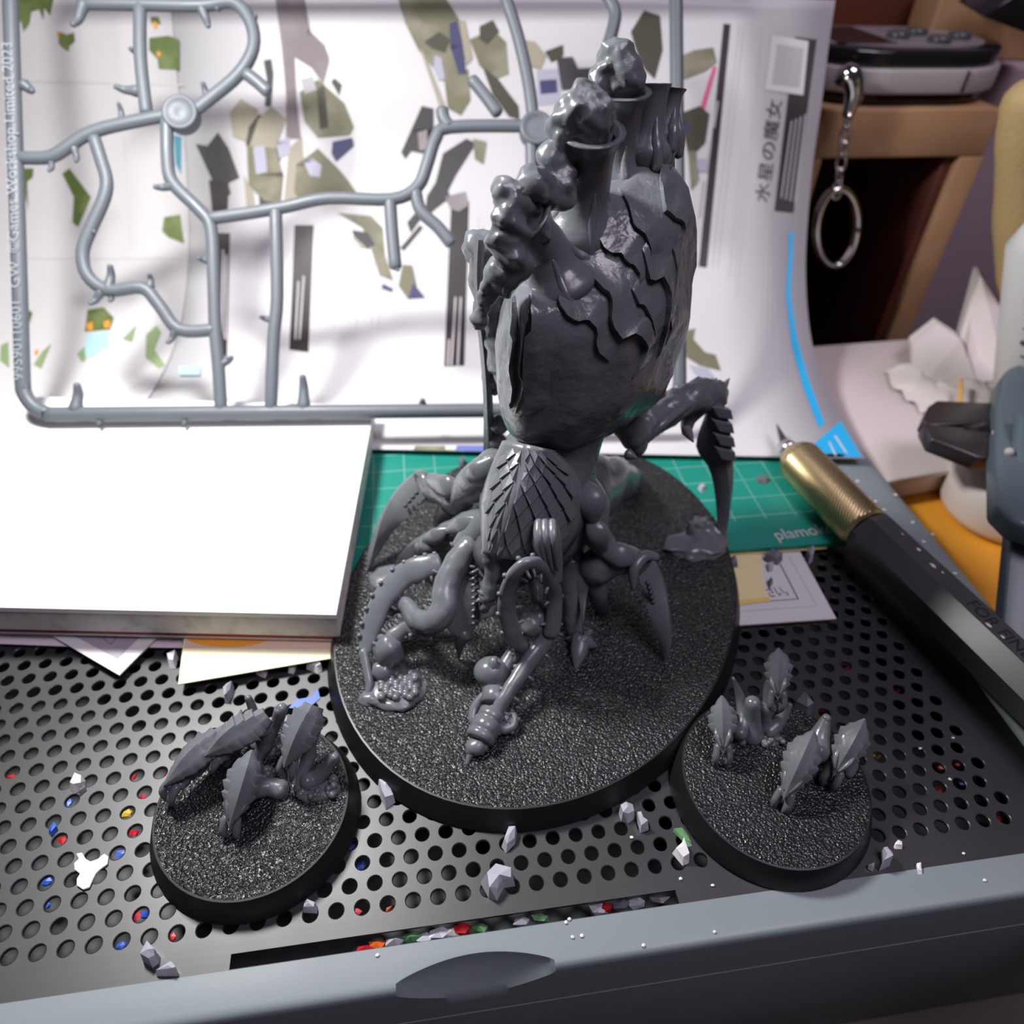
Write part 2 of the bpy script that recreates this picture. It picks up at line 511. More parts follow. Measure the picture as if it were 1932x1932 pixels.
# ------------------------------------------------------------------ cutting mat
def mat_material():
    m = bpy.data.materials.new('teal_cutting_mat')
    m.use_nodes = True
    nt = m.node_tree; L = nt.links.new
    b = nt.nodes['Principled BSDF']; b.inputs['Roughness'].default_value = 0.48
    tc = nt.nodes.new('ShaderNodeTexCoord'); sep = nt.nodes.new('ShaderNodeSeparateXYZ')
    L(tc.outputs['Object'], sep.inputs[0])
    def line(sock, pitch, w, off):
        a = nt.nodes.new('ShaderNodeMath'); a.operation = 'ADD'; a.inputs[1].default_value = off * S; L(sock, a.inputs[0])
        d = nt.nodes.new('ShaderNodeMath'); d.operation = 'PINGPONG'; d.inputs[1].default_value = pitch * S / 2; L(a.outputs[0], d.inputs[0])
        c = nt.nodes.new('ShaderNodeMath'); c.operation = 'LESS_THAN'; c.inputs[1].default_value = w * S; L(d.outputs[0], c.inputs[0])
        return c
    lx = line(sep.outputs['X'], 2.02, 0.035, 1.15); ly = line(sep.outputs['Y'], 1.75, 0.035, -0.45)
    mx = nt.nodes.new('ShaderNodeMath'); mx.operation = 'MAXIMUM'; L(lx.outputs[0], mx.inputs[0]); L(ly.outputs[0], mx.inputs[1])
    gt = nt.nodes.new('ShaderNodeMath'); gt.operation = 'GREATER_THAN'; gt.inputs[1].default_value = 1.85 * S; L(sep.outputs['Y'], gt.inputs[0])
    ml = nt.nodes.new('ShaderNodeMath'); ml.operation = 'MULTIPLY'; L(mx.outputs[0], ml.inputs[0]); L(gt.outputs[0], ml.inputs[1])
    ns = nt.nodes.new('ShaderNodeTexNoise'); ns.inputs['Scale'].default_value = 60; L(tc.outputs['Object'], ns.inputs['Vector'])
    wr = nt.nodes.new('ShaderNodeMath'); wr.operation = 'MULTIPLY'; L(ml.outputs[0], wr.inputs[0]); L(ns.outputs['Fac'], wr.inputs[1])
    mix = nt.nodes.new('ShaderNodeMix'); mix.data_type = 'RGBA'
    mix.inputs[6].default_value = (0.008, 0.235, 0.178, 1); mix.inputs[7].default_value = (0.35, 0.55, 0.50, 1)
    L(wr.outputs[0], mix.inputs[0]); L(mix.outputs[2], b.inputs['Base Color'])
    return m
M['mat'] = mat_material()
MZ = 0.85
m_fl, m_fr = Z(640, 1088, MZ), Z(1598, 1023, MZ)
ex = unit(m_fr - m_fl); ey = np.array([-ex[1], ex[0], 0])
m_fl = m_fl - ex * 3
mp = [m_fl, m_fr, m_fr + ey * 14, m_fl + ey * 14]
cmat = thing('cutting_mat', m_fl - np.array([0, 0, 0.3]), 'teal green cutting mat with pale grid lines beside gold-collared knife', 'mat')
ob = obj('mat_sheet', prism([p - np.array([0, 0, 0.30]) for p in mp], (0, 0, 0.30)), M['mat'], cmat, smooth=False)
ANG_MAT = math.atan2(ex[1], ex[0])

def text_mesh(s, size):
    cu = bpy.data.curves.new('t', 'FONT'); cu.body = s; cu.size = size
    to = bpy.data.objects.new('t', cu); COL.objects.link(to)
    dg = bpy.context.evaluated_depsgraph_get(); dg.update()
    me = to.evaluated_get(dg).to_mesh()
    V = [tuple(v.co) for v in me.vertices]; F = [tuple(p.vertices) for p in me.polygons]
    to.evaluated_get(dg).to_mesh_clear()
    bpy.data.objects.remove(to, do_unlink=True); bpy.data.curves.remove(cu)
    return np.array(V), F
def lettering(name, s, p0, ux, uy, size, mat, parent, off=0.01, width=None, surf=None):
    V, F = text_mesh(s, size)
    if len(V) == 0: return None
    ux, uy = unit(ux), unit(uy)
    if width: V[:, 0] *= width / (V[:, 0].max() - V[:, 0].min())
    n = unit(np.cross(ux, uy))
    if surf is None:
        W = [np.array(p0) + ux * v[0] + uy * v[1] + n * off for v in V]
    else:
        W = [surf(v[0], v[1]) for v in V]
    return obj(name, (W, F), mat, parent, smooth=False)
p0 = Z(1466, 1019, MZ); p1 = Z(1583, 1003, MZ)
lettering('lettering', 'plamokoj', p0, p1 - p0, np.cross((0, 0, 1), unit(p1 - p0)), 1.25, M['white_print'], cmat, 0.012, width=np.linalg.norm(p1 - p0))

# ------------------------------------------------------------------ curved instruction sheets behind
YAW = math.radians(-8)
SX = np.array([math.cos(YAW), math.sin(YAW), 0]); SY = np.array([-math.sin(YAW), math.cos(YAW), 0])
S0 = np.array([46.8, 23.93, 0.0])
PROF = catmull([(0, 1.32), (4.5, 1.38), (8.2, 1.6), (11.6, 2.25), (15.3, 4.0), (18.9, 7.0), (21.4, 10.4), (23.4, 13.9), (24.8, 17.4), (26.4, 20.7), (27.75, 24.0), (29.3, 28)], 5)
def sheet_geo(u0, u1, prof, th=0.05, dy=0.0, nu=8, lift=0.0):
    V, F = [], []
    us = np.linspace(u0, u1, nu)
    for side in (0, 1):
        for u in us:
            for i, (y, z) in enumerate(prof):
                t = unit(np.gradient(prof, axis=0)[i]); nn = np.array([-t[1], t[0]])
                yy, zz = y + dy + nn[0] * (lift - th * side), z + nn[1] * (lift - th * side)
                V.append(S0 + SX * u + SY * yy + np.array([0, 0, zz]))
    m = len(prof); N = nu * m
    for i in range(nu - 1):
        for j in range(m - 1):
            a = i * m + j
            F.append((a, a + m, a + m + 1, a + 1))
            F.append((N + a, N + a + 1, N + a + m + 1, N + a + m))
    for j in range(m - 1):
        F.append((j, j + 1, N + j + 1, N + j)); a = (nu - 1) * m + j; F.append((a + 1, a, N + a, N + a + 1))
    for i in range(nu - 1):
        F.append((i * m, N + i * m, N + (i + 1) * m, (i + 1) * m)); F.append((i * m + m - 1, (i + 1) * m + m - 1, N + (i + 1) * m + m - 1, N + i * m + m - 1))
    return V, F
prof_top = PROF[PROF[:, 1] <= 24.6]
sh1 = thing('instruction_sheet', S0 + SX * -20 + np.array([0, 0, 1.0]), 'large white printed instruction sheet curving up behind the tall creature, blue corner at right', 'paper')
geo1 = sheet_geo(-51.0, 0, prof_top)
obj('page', geo1, M['paper_cool'], sh1)
T1 = bvh(sheet_geo(-60.0, 0, prof_top))
_q, _n = cast(T1, 352, 300)
UL = float(np.dot(_q - S0, SX))
prof2 = PROF.copy(); prof2 = prof2[prof2[:, 0] > 1.0]
sh2 = thing('picture_sheet', S0 + SX * -60 + np.array([0, 0, 2.0]), 'white sheet with scattered green leaf-like prints behind left of grey runner frame', 'paper')
geo2 = sheet_geo(-82.0, UL, prof2, lift=0.16)
obj('page', geo2, M['paper'], sh2)
T2 = bvh(sheet_geo(-82.0, -44.0, prof2, lift=0.16))

def decal(pts, tree, mat, parent, name='print', off=0.03, sub=14):
    """A flat printed shape on a curved sheet: outline given where it shows, laid on the sheet's own surface."""
    P = np.array(pts, float)
    x0, y0 = P.min(0); x1, y1 = P.max(0)
    # triangulate in the plane, subdividing by scanlines so that it follows the curve
    bm = bmesh.new()
    f = bm.faces.new([bm.verts.new((p[0], p[1], 0)) for p in P])
    for k in range(1, sub):
        yy = y0 + (y1 - y0) * k / sub
        if (y1 - y0) / sub < 6 and k % 2: continue
        bmesh.ops.bisect_plane(bm, geom=list(bm.verts) + list(bm.edges) + list(bm.faces), plane_co=(0, yy, 0), plane_no=(0, 1, 0))
    bmesh.ops.triangulate(bm, faces=bm.faces)
    bm.verts.index_update()
    V = []
    for v in bm.verts:
        q, nn = cast(tree, v.co.x, v.co.y)
        V.append(q + nn * off)
    F = [tuple(w.index for w in fc.verts) for fc in bm.faces]
    bm.free()
    return obj(name, (V, F), mat, parent, smooth=True)
# ---- print on the right-hand sheet
def bar(x0, y0, x1, y1, w0, w1=None):       # a slanted strip as an outline
    w1 = w0 if w1 is None else w1
    return [(x0, y0), (x0 + w0, y0 + 2), (x1 + w1, y1 + 2), (x1, y1)]
def quadp(*p): return list(p)
decal([(1365, 45), (1378, 46), (1333, 505), (1318, 503)], T1, M['black_print'], sh1)
decal([(1500, 70), (1541, 75), (1497, 402), (1461, 398)], T1, M['black_print'], sh1)
code = decal([(1456, 66), (1525, 78), (1515, 180), (1443, 170)], T1, M['paper'], sh1, 'code_panel', off=0.06)
decal([(1466, 84), (1515, 92), (1507, 165), (1456, 158)], T1, M['grey_print'], sh1, 'grey_square', off=0.09)
decal([(1489, 440), (1498, 405 + 30), (1492, 560), (1504, 640), (1525, 715), (1556, 800), (1545, 808), (1515, 730), (1493, 650), (1482, 560)], T1, M['blue_print'], sh1, 'blue_line')
decal([(1586, 795), (1631, 872), (1574, 874), (1530, 842)], T1, M['blue_print'], sh1, 'blue_corner')
for (a, b, c, d, w) in ((1572, 822, 1594, 855, 5), (1562, 834, 1574, 860, 4)):
    decal(bar(a, b, c, d, w), T1, M['paper'], sh1, 'print', off=0.06)
decal(bar(1345, 125, 1296, 285, 7, 10), T1, M['pink_print'], sh1, 'pink_line', off=0.05)
rnd = random.Random(5)
for k, (x0, y0, x1, y1) in enumerate([(1393, 50, 1342, 505), (1401, 55, 1352, 505), (1436, 55, 1388, 560), (1398, 280, 1374, 520), (1405, 290, 1384, 520), (1446, 420, 1440, 700), (1452, 470, 1452, 720), (1460, 560, 1470, 740)]):
    decal(bar(x0, y0, x1, y1, 1.6), T1, M['pale_print'], sh1, 'print_line', off=0.04)
for k in range(4):
    x = 1518 - k * 8.5
    decal(bar(x, 215 + 4 * k, x - 20, 382 - 3 * k, 2), T1, M['white_print'], sh1, 'print_line', off=0.06)
for k in range(3):
    decal(bar(1352 - k * 4 - k * 9, 190 + 75 * k, 1344 - k * 9 - k * 4, 240 + 85 * k, 4), T1, M['grey_print'], sh1, 'print_line', off=0.06)
# the title, running up the sheet
def sheet_surf(x0, y0, x1, y1, hx, tree, off=0.05):
    # text advance along pixel (x0,y0)->(x1,y1), text up along pixel vector hx
    def f(size):
        def g(a, b):
            px = x0 + (x1 - x0) * a + hx[0] * b; py = y0 + (y1 - y0) * a + hx[1] * b
            q, n = cast(tree, px, py)
            return q + n * off
        return g
    return f(1)
TV, TF = text_mesh('水星の魔女', 1.0)
if len(TV):
    w = TV[:, 0].max()
    g = sheet_surf(1447, 384, 1474, 190, (-30, -4), T1)
    obj('title_lettering', ([g(v[0] / w, v[1]) for v in TV], TF), M['char_print'], sh1, smooth=False)
# black bars with grey text lines lower at left of the creature
for pts in ([(412, 440), (434, 440), (428, 680), (412, 650)], [(556, 425), (592, 425), (582, 665), (546, 660)], [(851, 390), (885, 380), (876, 690), (838, 692)]):
    decal(pts, T1, M['black_print'], sh1)
for (x0, y0, x1, y1) in [(420, 470, 417, 640), (426, 480, 424, 640), (562, 530, 556, 640), (572, 520, 564, 640), (846, 640, 843, 690), (858, 560, 850, 690), (868, 560, 862, 690)]:
    decal(bar(x0, y0, x1, y1, 3), T1, M['white_print'], sh1, 'print_line', off=0.06)
for k in range(9):
    x = 600 + k * 14
    decal(bar(x + 8, 440 + 12 * (k % 4), x, 600 + 10 * (k % 3), 2.2), T1, M['pale_print'], sh1, 'print_line', off=0.04)
for k in range(4):
    x = 446 + k * 11
    decal(bar(x + 3, 440 + 9 * k, x, 600, 2.2), T1, M['pale_print'], sh1, 'print_line', off=0.04)
for k in range(5):
    decal(bar(902 + 9 * k, 410 + 14 * k, 897 + 9 * k, 470 + 16 * k, 2.5), T1, M['pale_print'], sh1, 'print_line', off=0.04)
decal([(783, 842), (840, 842), (838, 858), (777, 858)], T1, M['olive_print'], sh1, 'print', off=0.03)
decal([(862, 841), (915, 841), (913, 858), (856, 858)], T1, M['violet_print'], sh1, 'print', off=0.03)
# printed assembly picture: blocky olive armour shapes
BLK = [
 ('taupe_print', [(519, -8), (572, -8), (585, 70), (607, 90), (621, 118), (610, 160), (588, 128), (556, 108), (560, 190), (568, 262), (540, 262), (540, 180), (532, 90)]),
 ('taupe_print', [(566, -8), (574, -8), (586, 60), (612, 85), (622, 112), (615, 128), (600, 95), (578, 75)]),
 ('khaki_print', [(434, 212), (455, 187), (488, 208), (470, 270), (440, 258)]),
 ('olive_dark_print', [(470, 240), (490, 215), (500, 225), (478, 272), (464, 275)]),
 ('khaki_print', [(488, 225), (512, 200), (540, 224), (520, 280), (480, 290), (470, 280)]),
 ('olive_print', [(466, 275), (520, 280), (535, 330), (530, 385), (500, 380), (470, 350)]),
 ('lilac_print', [(478, 278), (500, 275), (505, 325), (484, 330)]),
 ('char_print', [(508, 290), (520, 268), (530, 300), (522, 330), (508, 318)]),
 ('lilac_print', [(520, 270), (546, 258), (548, 290), (528, 300)]),
 ('olive_print', [(566, 175), (600, 150), (650, 195), (668, 240), (660, 255), (600, 260), (575, 230)]),
 ('olive_dark_print', [(598, 170), (612, 160), (620, 240), (604, 245)]),
 ('grey_print', [(568, 150), (590, 145), (598, 170), (575, 178)]),
 ('olive_dark_print', [(625, 155), (632, 148), (645, 160), (640, 180)]),
 ('navy_print', [(628, 268), (665, 260), (668, 275), (634, 305), (626, 290)]),
 ('khaki_print', [(545, 280), (570, 258), (575, 320), (555, 380), (535, 385)]),
 ('olive_print', [(560, 310), (600, 280), (640, 320), (655, 338), (672, 362), (600, 372), (565, 385), (555, 360)]),
 ('lilac_print', [(573, 305), (590, 300), (607, 312), (604, 335), (585, 332)]),
 ('khaki_print', [(460, 330), (478, 360), (482, 390), (466, 390)]),
 ('char_print', [(498, 115), (512, 112), (516, 140), (512, 200), (500, 200), (504, 150)]),
 ('char_print', [(370, 272), (392, 276), (412, 250), (432, 280), (452, 335), (430, 345), (436, 365), (418, 378), (392, 320)]),
 ('black_print', [(395, 340), (432, 345), (430, 395), (402, 405)]),
 ('char_print', [(488, 360), (520, 350), (524, 388), (490, 390)]),
 # the second figure
 ('olive_print', [(750, -8), (838, -8), (862, 30), (880, 60), (880, 110), (850, 170), (790, 95), (765, 45)]),
 ('olive_dark_print', [(800, 80), (828, 60), (850, 75), (840, 100), (815, 92)]),
 ('navy_print', [(848, 45), (862, 40), (872, 80), (880, 140), (866, 140), (850, 90)]),
 ('khaki_print', [(866, 40), (878, 40), (892, 110), (880, 125)]),
 ('lilac_print', [(820, 105), (833, 110), (840, 150), (828, 152), (818, 130)]),
 ('khaki_print', [(792, 90), (800, 100), (840, 200), (832, 208)]),
 ('olive_print', [(838, 150), (884, 130), (888, 190), (870, 218), (845, 205)]),
 ('olive_print', [(886, 75), (930, 55), (955, 80), (960, 140), (935, 150), (905, 125)]),
 ('olive_dark_print', [(905, 50), (930, 38), (942, 60), (920, 85), (905, 75)]),
 ('olive_dark_print', [(910, 125), (940, 150), (978, 200), (980, 225), (960, 220), (930, 180)]),
 ('khaki_print', [(985, 75), (1010, 80), (1030, 105), (1020, 130), (995, 125)]),
 ('olive_dark_print', [(1028, 98), (1062, 85), (1062, 105), (1040, 118)]),
 ('char_print', [(1050, 110), (1080, 108), (1090, 130), (1125, 128), (1118, 165), (1060, 170)]),
 ('lilac_print', [(1012, 132), (1055, 130), (1060, 195), (1015, 200)]),
 ('navy_print', [(1018, 152), (1050, 150), (1052, 175), (1020, 178)]),
 ('char_print', [(796, 200), (818, 205), (818, 250), (800, 290), (776, 285), (765, 300), (757, 288)]),
 ('taupe_print', [(788, 250), (806, 245), (806, 280), (792, 285)]),
 ('char_print', [(836, 290), (880, 262), (898, 270), (860, 330), (845, 360), (850, 372), (820, 395), (800, 415), (806, 370), (822, 345)]),
 ('olive_print', [(893, 262), (918, 268), (912, 310), (896, 300)]),
 ('taupe_print', [(840, 372), (878, 362), (884, 388), (866, 400), (850, 395)]),
 ('char_print', [(768, 420), (785, 400), (795, 412), (775, 440)]),
 ('char_print', [(755, 468), (792, 425), (798, 430), (762, 474)]),
 ('olive_print', [(638, 402), (700, 408), (722, 430), (726, 480), (742, 530), (716, 520), (700, 470), (684, 430)]),
 ('khaki_print', [(664, 448), (690, 452), (705, 470), (680, 468)]),
 ('char_print', [(664, 434), (695, 440), (708, 462), (694, 470), (668, 446)]),
 ('olive_print', [(760, 500), (778, 502), (786, 540), (770, 565), (752, 540)]),
 ('navy_print', [(780, 535), (802, 562), (770, 564)]),
 ('navy_print', [(722, 535), (742, 545), (740, 552), (720, 545)]),
 ('olive_dark_print', [(1190, 60), (1215, 20), (1245, 30), (1250, 95), (1235, 150), (1215, 130), (1200, 95)]),
 ('olive_print', [(1275, 110), (1310, 95), (1345, 90), (1352, 118), (1330, 135), (1290, 150)]),
 ('olive_dark_print', [(1282, 215), (1320, 200), (1338, 215), (1330, 270), (1300, 300)]),
 ('navy_print', [(1278, 180), (1292, 230), (1305, 245), (1290, 250), (1276, 215)]),
 ('lilac_print', [(1312, 300), (1335, 300), (1330, 325), (1310, 322)]),
 ('olive_print', [(1298, 285), (1312, 285), (1318, 340), (1304, 360)]),
 ('olive_print', [(1288, 625), (1312, 620), (1308, 640), (1330, 665), (1350, 670), (1360, 700), (1320, 690), (1296, 675)]),
 ('lilac_print', [(1300, 690), (1335, 695), (1362, 730), (1320, 720)]),
 ('olive_print', [(1005, 280), (1042, 285), (1040, 330), (1010, 330)]),
 ('navy_print', [(1012, 305), (1038, 300), (1038, 320), (1014, 322)]),
]
for k, (mn, pts) in enumerate(BLK):
    decal(pts, T1, M[mn], sh1, 'printed_shape', off=0.035 + 0.012 * (k % 7))

# ---- the left-hand sheet: thin panel lines and green shapes
for pts in ([(213, 28), (215, 28), (222, 140), (220, 140)], [(12, 152), (210, 156), (210, 158), (12, 154)], [(232, 252), (234, 252), (248, 470), (246, 470)], [(40, 487), (345, 487), (345, 489), (40, 489)], [(275, 158), (345, 160), (345, 162), (275, 160)], [(118, 500), (120, 500), (127, 620), (125, 620)]):
    decal(pts, T2, M['pale_print'], sh2, 'panel_line')
GRN = [('green_print', [(8, -5), (102, -5), (95, 30), (84, 15), (82, 38), (74, 18), (60, 22), (56, 45), (45, 60), (40, 40), (12, 45)]),
 ('green_print', [(112, 60), (126, 66), (140, 62), (142, 78), (131, 88), (130, 98), (118, 90), (111, 82)]),
 ('green_print', [(282, 72), (318, 68), (338, 74), (338, 132), (300, 130), (298, 112), (282, 95)]),
 ('green_print', [(284, 32), (300, 32), (304, 46), (286, 44)]),
 ('green_print', [(44, 318), (64, 318), (62, 335), (52, 342), (54, 400), (47, 362)]),
 ('green_print', [(118, 328), (132, 318), (172, 372), (158, 405), (148, 428), (137, 420), (140, 372)]),
 ('green_print', [(310, 410), (340, 405), (348, 460), (318, 448), (306, 436)]),
 ('green_print', [(44, 580), (62, 590), (48, 640), (40, 636)]),
 ('green_print', [(166, 585), (196, 580), (215, 600), (208, 622), (160, 626)]),
 ('green_pale_print', [(2, 652), (16, 645), (18, 695), (0, 680)]),
 ('green_pale_print', [(64, 688), (80, 664), (98, 648), (78, 696)]),
 ('green_pale_print', [(232, 640), (258, 614), (250, 646)]),
 ('green_pale_print', [(276, 632), (296, 614), (305, 628), (292, 660), (312, 690), (300, 695), (275, 675)]),
 ('cyan_print', [(166, 632), (205, 625), (204, 652), (172, 675), (156, 668)]),
 ('green_pale_print', [(146, 668), (160, 655), (162, 680), (155, 684)]),
 ('teal_print', [(328, 255), (343, 258), (342, 330), (332, 310)]),
 ('cyan_print', [(338, 692), (378, 692), (378, 708), (338, 708)]),
 ('orange_print', [(290, 40), (298, 44), (296, 56), (290, 50)]), ('orange_print', [(298, 96), (304, 100), (302, 108), (296, 104)]),
 ('orange_print', [(108, 62), (113, 60), (113, 70), (108, 70)]), ('orange_print', [(164, 612), (176, 608), (176, 624), (166, 624)]), ('orange_print', [(196, 608), (208, 604), (208, 618), (198, 620)]), ('orange_print', [(66, 662), (74, 660), (72, 670), (66, 670)])]
for k, (mn, pts) in enumerate(GRN):
    decal(pts, T2, M[mn], sh2, 'printed_shape', off=0.03 + 0.01 * (k % 3) + (0.03 if 'orange' in mn else 0))

# ------------------------------------------------------------------ the grey runner frame leaning back on the board
sp_yaw, sp_tilt = math.radians(-5.01), math.radians(40.1)
PX = np.array([math.cos(sp_yaw), math.sin(sp_yaw), 0])
PY = np.array([-math.sin(sp_yaw) * math.sin(sp_tilt), math.cos(sp_yaw) * math.sin(sp_tilt), math.cos(sp_tilt)])
PN = np.cross(PX, PY)
P0 = np.array([-8.16, 31.16, 3.9])
def sp(x, y): return hit(x, y, P0, PN)
def uv(u, v, w=0.0): return P0 + PX * u + PY * v + PN * w
spr = thing('runner_frame', P0 + PX * 20 - np.array([0, 0, 0.45]), 'grey plastic runner frame of an emptied model kit standing on the white board', 'model frame')
def runner(pts, r=0.42, name='runner', k=4):
    P = [sp(*p) for p in pts]
    return obj(name, tube(P, [r] * len(P), n=10, k=k, flat=0.85, up=PN), M['sprue'], spr)
arc = [uv(1.9 - 1.9 * math.sin(a), 1.9 - 1.9 * math.cos(a)) for a in np.linspace(math.pi / 2, 0, 7)]
arc2 = [uv(42.6 - 1.9 + 1.9 * math.sin(a), 1.9 - 1.9 * math.cos(a)) for a in np.linspace(0, math.pi / 2, 7)]
frame_pts = [uv(0, 31)] + [uv(0, v) for v in (24, 14, 5)] + arc + [uv(u, 0) for u in (8, 16, 24, 32, 38)] + arc2 + [uv(42.6, v) for v in (5, 14, 24)] + [uv(42.6, 31)]
obj('outer_frame', tube(frame_pts, [0.47] * len(frame_pts), n=10, k=3, flat=0.85, up=PN), M['sprue'], spr)
obj('outer_frame', tube([uv(u, 31) for u in (0, 20, 42.6)], [0.47] * 3, n=10, k=3, flat=0.85, up=PN), M['sprue'], spr)
RUN = [
 [(38, 298), (95, 296), (135, 272), (160, 256), (200, 241), (290, 222), (340, 214)],
 [(350, 222), (395, 187), (450, 140), (478, 90), (472, 40), (440, 4), (380, 10), (270, 8), (158, 6)],
 [(264, 10), (265, 110), (276, 210)],
 [(178, 262), (190, 300), (201, 340), (196, 375), (172, 430), (156, 475), (165, 520), (205, 548), (268, 543), (300, 575), (338, 622), (405, 622)],
 [(315, 225), (316, 300), (326, 345), (375, 395), (398, 430), (403, 520), (406, 620), (412, 690), (417, 772)],
 [(400, 412), (470, 402), (540, 390), (620, 374), (740, 376), (788, 352), (806, 310), (822, 262), (850, 240), (1000, 238)],
 [(520, 395), (523, 560), (516, 640), (511, 772)],
 [(736, 380), (740, 440), (746, 502)],
 [(784, 362), (794, 398), (826, 428), (850, 458)],
 [(1006, 225), (996, 150), (975, 60), (945, -30)],
 [(938, 212), (915, 180), (892, 152)],
 [(1144, -10), (1160, 20), (1157, 52), (1139, 116), (1124, 196), (1120, 240)],
 [(1002, 260), (1004, 330), (1006, 420)],
 [(466, 140), (486, 155), (504, 172)],
 [(850, 240), (838, 225), (834, 208)],
]
for p in RUN: runner(p)
STUB = [((143, 772), (150, 728), .38), ((573, 768), (573, 712), .36), ((796, 772), (798, 756), .3), ((45, 160), (66, 176), .3), ((258, 172), (222, 168), .3), ((230, 232), (228, 200), .22),
 ((265, 98), (250, 97), .25), ((380, 14), (396, 55), .28), ((470, 40), (486, 34), .2), ((415, 8), (412, 22), .2), ((325, 350), (296, 356), .28), ((165, 440), (182, 440), .25),
 ((398, 492), (378, 490), .25), ((205, 545), (212, 505), .32), ((283, 540), (285, 520), .24), ((190, 552), (175, 575), .26), ((208, 552), (212, 570), .22), ((330, 625), (320, 648), .24),
 ((415, 688), (440, 676), .26), ((514, 604), (494, 600), .22), ((158, 8), (142, 52), .34), ((96, 298), (98, 326), .22), ((140, 280), (148, 308), .22), ((390, 190), (386, 162), .25), ((745, 500), (752, 512), .2), ((190, 782), (190, 800), .2), ((348, 778), (350, 800), .2), ((1276, 520), (1290, 500), .22)]
for a, b, r in STUB:
    A, B = sp(*a), sp(*b)
    obj('gate_stub', tube([A, (A * 2 + B) / 3, (A + B * 2) / 3, B + PN * 0.3], [r * 1.3, r, r * .85, r * .6], n=8, k=2, flat=.9, up=PN), M['sprue'], spr)
for (x, y) in ((343, 217), (1012, 246)):
    c = sp(x, y)
    d = obj('ejector_disc', lathe(c - PN * .5, c + PN * .55, [(0, 1.0), (0.1, 1.12), (0.85, 1.12), (0.93, 1.05), (0.95, 0.92), (0.86, 0.8), (0.84, 0.3), (0.9, 0.05)], n=28), M['sprue'], spr)
# raised lettering on the left runner, reading upwards
lettering('raised_lettering', 'GW  ©Games Workshop Limited 2023', uv(0.24, 7.9), PY, -PX, 0.92, M['sprue_text'], spr, off=0.42, width=15.2)
lettering('raised_lettering', '99590110601', uv(0.24, 2.1), PY, -PX, 0.85, M['sprue_text'], spr, off=0.42, width=4.9)
# ------------------------------------------------------------------ miniatures: bases
def base_geo(c, ra, rb, ang, h, grow, n=96):
    f = np.array([math.cos(ang), math.sin(ang)]); g = np.array([-f[1], f[0]])
    def ring(k, z):
        return [np.array([*(np.array(c[:2]) + f * (ra + k) * math.cos(t) + g * (rb + k) * math.sin(t)), z]) for t in np.linspace(0, 2 * math.pi, n, endpoint=False)]
    side = [ring(grow - .05, 0.02), ring(grow, 0.1), ring(0.06, h - 0.06), ring(0.02, h - 0.01), ring(-0.06, h)]
    V, F = loft(side, cap=False)
    F.append(tuple(range(n))[::-1])
    top = ring(-0.06, h)
    T = (top, [tuple(range(n))])
    return (V, F), T
HB = 1.2
_Zfree = Z
def Z(x, y, z):                 # on the miniatures nothing reaches below the top of its base
    return _Zfree(x, y, max(z, HB))
BC = np.array([22.97, 15.40, 0]); BA = math.radians(-121)
mini = thing('creature_miniature', BC, 'tall grey plastic alien creature with smoking vents on large black oval base', 'miniature')
side, top = base_geo(BC, 13.6, 10.4, BA, HB, 0.5)
b_ = obj('oval_base', side, M['base_rim'], mini, sharp=40)
obj('textured_top', top, M['base'], b_, smooth=False)
PL = M['plastic']

# ------------------------------------------------------------------ humped abdomen
TH = math.radians(-132)
FW = np.array([math.cos(TH), math.sin(TH), 0]); SD = np.array([-FW[1], FW[0], 0]); UP = np.array([0, 0, 1.0])
OC = np.array([23.0, 15.6, 0])
def loc3(a, s, z): return OC + FW * a + SD * s + UP * z
#        a     ztop  zbot   w
HS = [(-11.6, 18.4, 15.6, 0.5), (-10.9, 20.3, 13.3, 1.7), (-9.3, 21.9, 11.2, 3.0), (-7.2, 22.2, 10.2, 3.8), (-4.6, 21.6, 10.0, 4.1), (-2.0, 20.6, 10.4, 4.0), (0.0, 19.5, 10.9, 3.5), (1.6, 18.9, 11.4, 2.6), (2.6, 18.6, 12.0, 1.6), (3.1, 18.2, 12.6, 0.5)]
HS = [(a * (0.71 if a < 0 else 1), zt, zb, w * 0.94) for a, zt, zb, w in HS]
HQ = catmull(HS, 6)
rings = []
for i, (a, zt, zb, w) in enumerate(HQ):
    r = []
    for j in range(48):
        t = 2 * math.pi * j / 48
        c, s_ = math.cos(t), math.sin(t)
        q = loc3(a, w * math.copysign(abs(c) ** 0.85, c), (zt + zb) / 2 + (zt - zb) / 2 * math.copysign(abs(s_) ** 0.9, s_))
        nn = noise.noise(Vector(q * 0.45)) * 0.30 + noise.noise(Vector(q * 1.1) + Vector((9, 2, 1))) * 0.13
        d = unit(SD * c * 2 + UP * s_)
        r.append(q + d * nn)
    rings.append(r)
hump = loft(rings)
abd = obj('abdomen', hump, M['skin'], mini)
TH_ = bvh(hump)
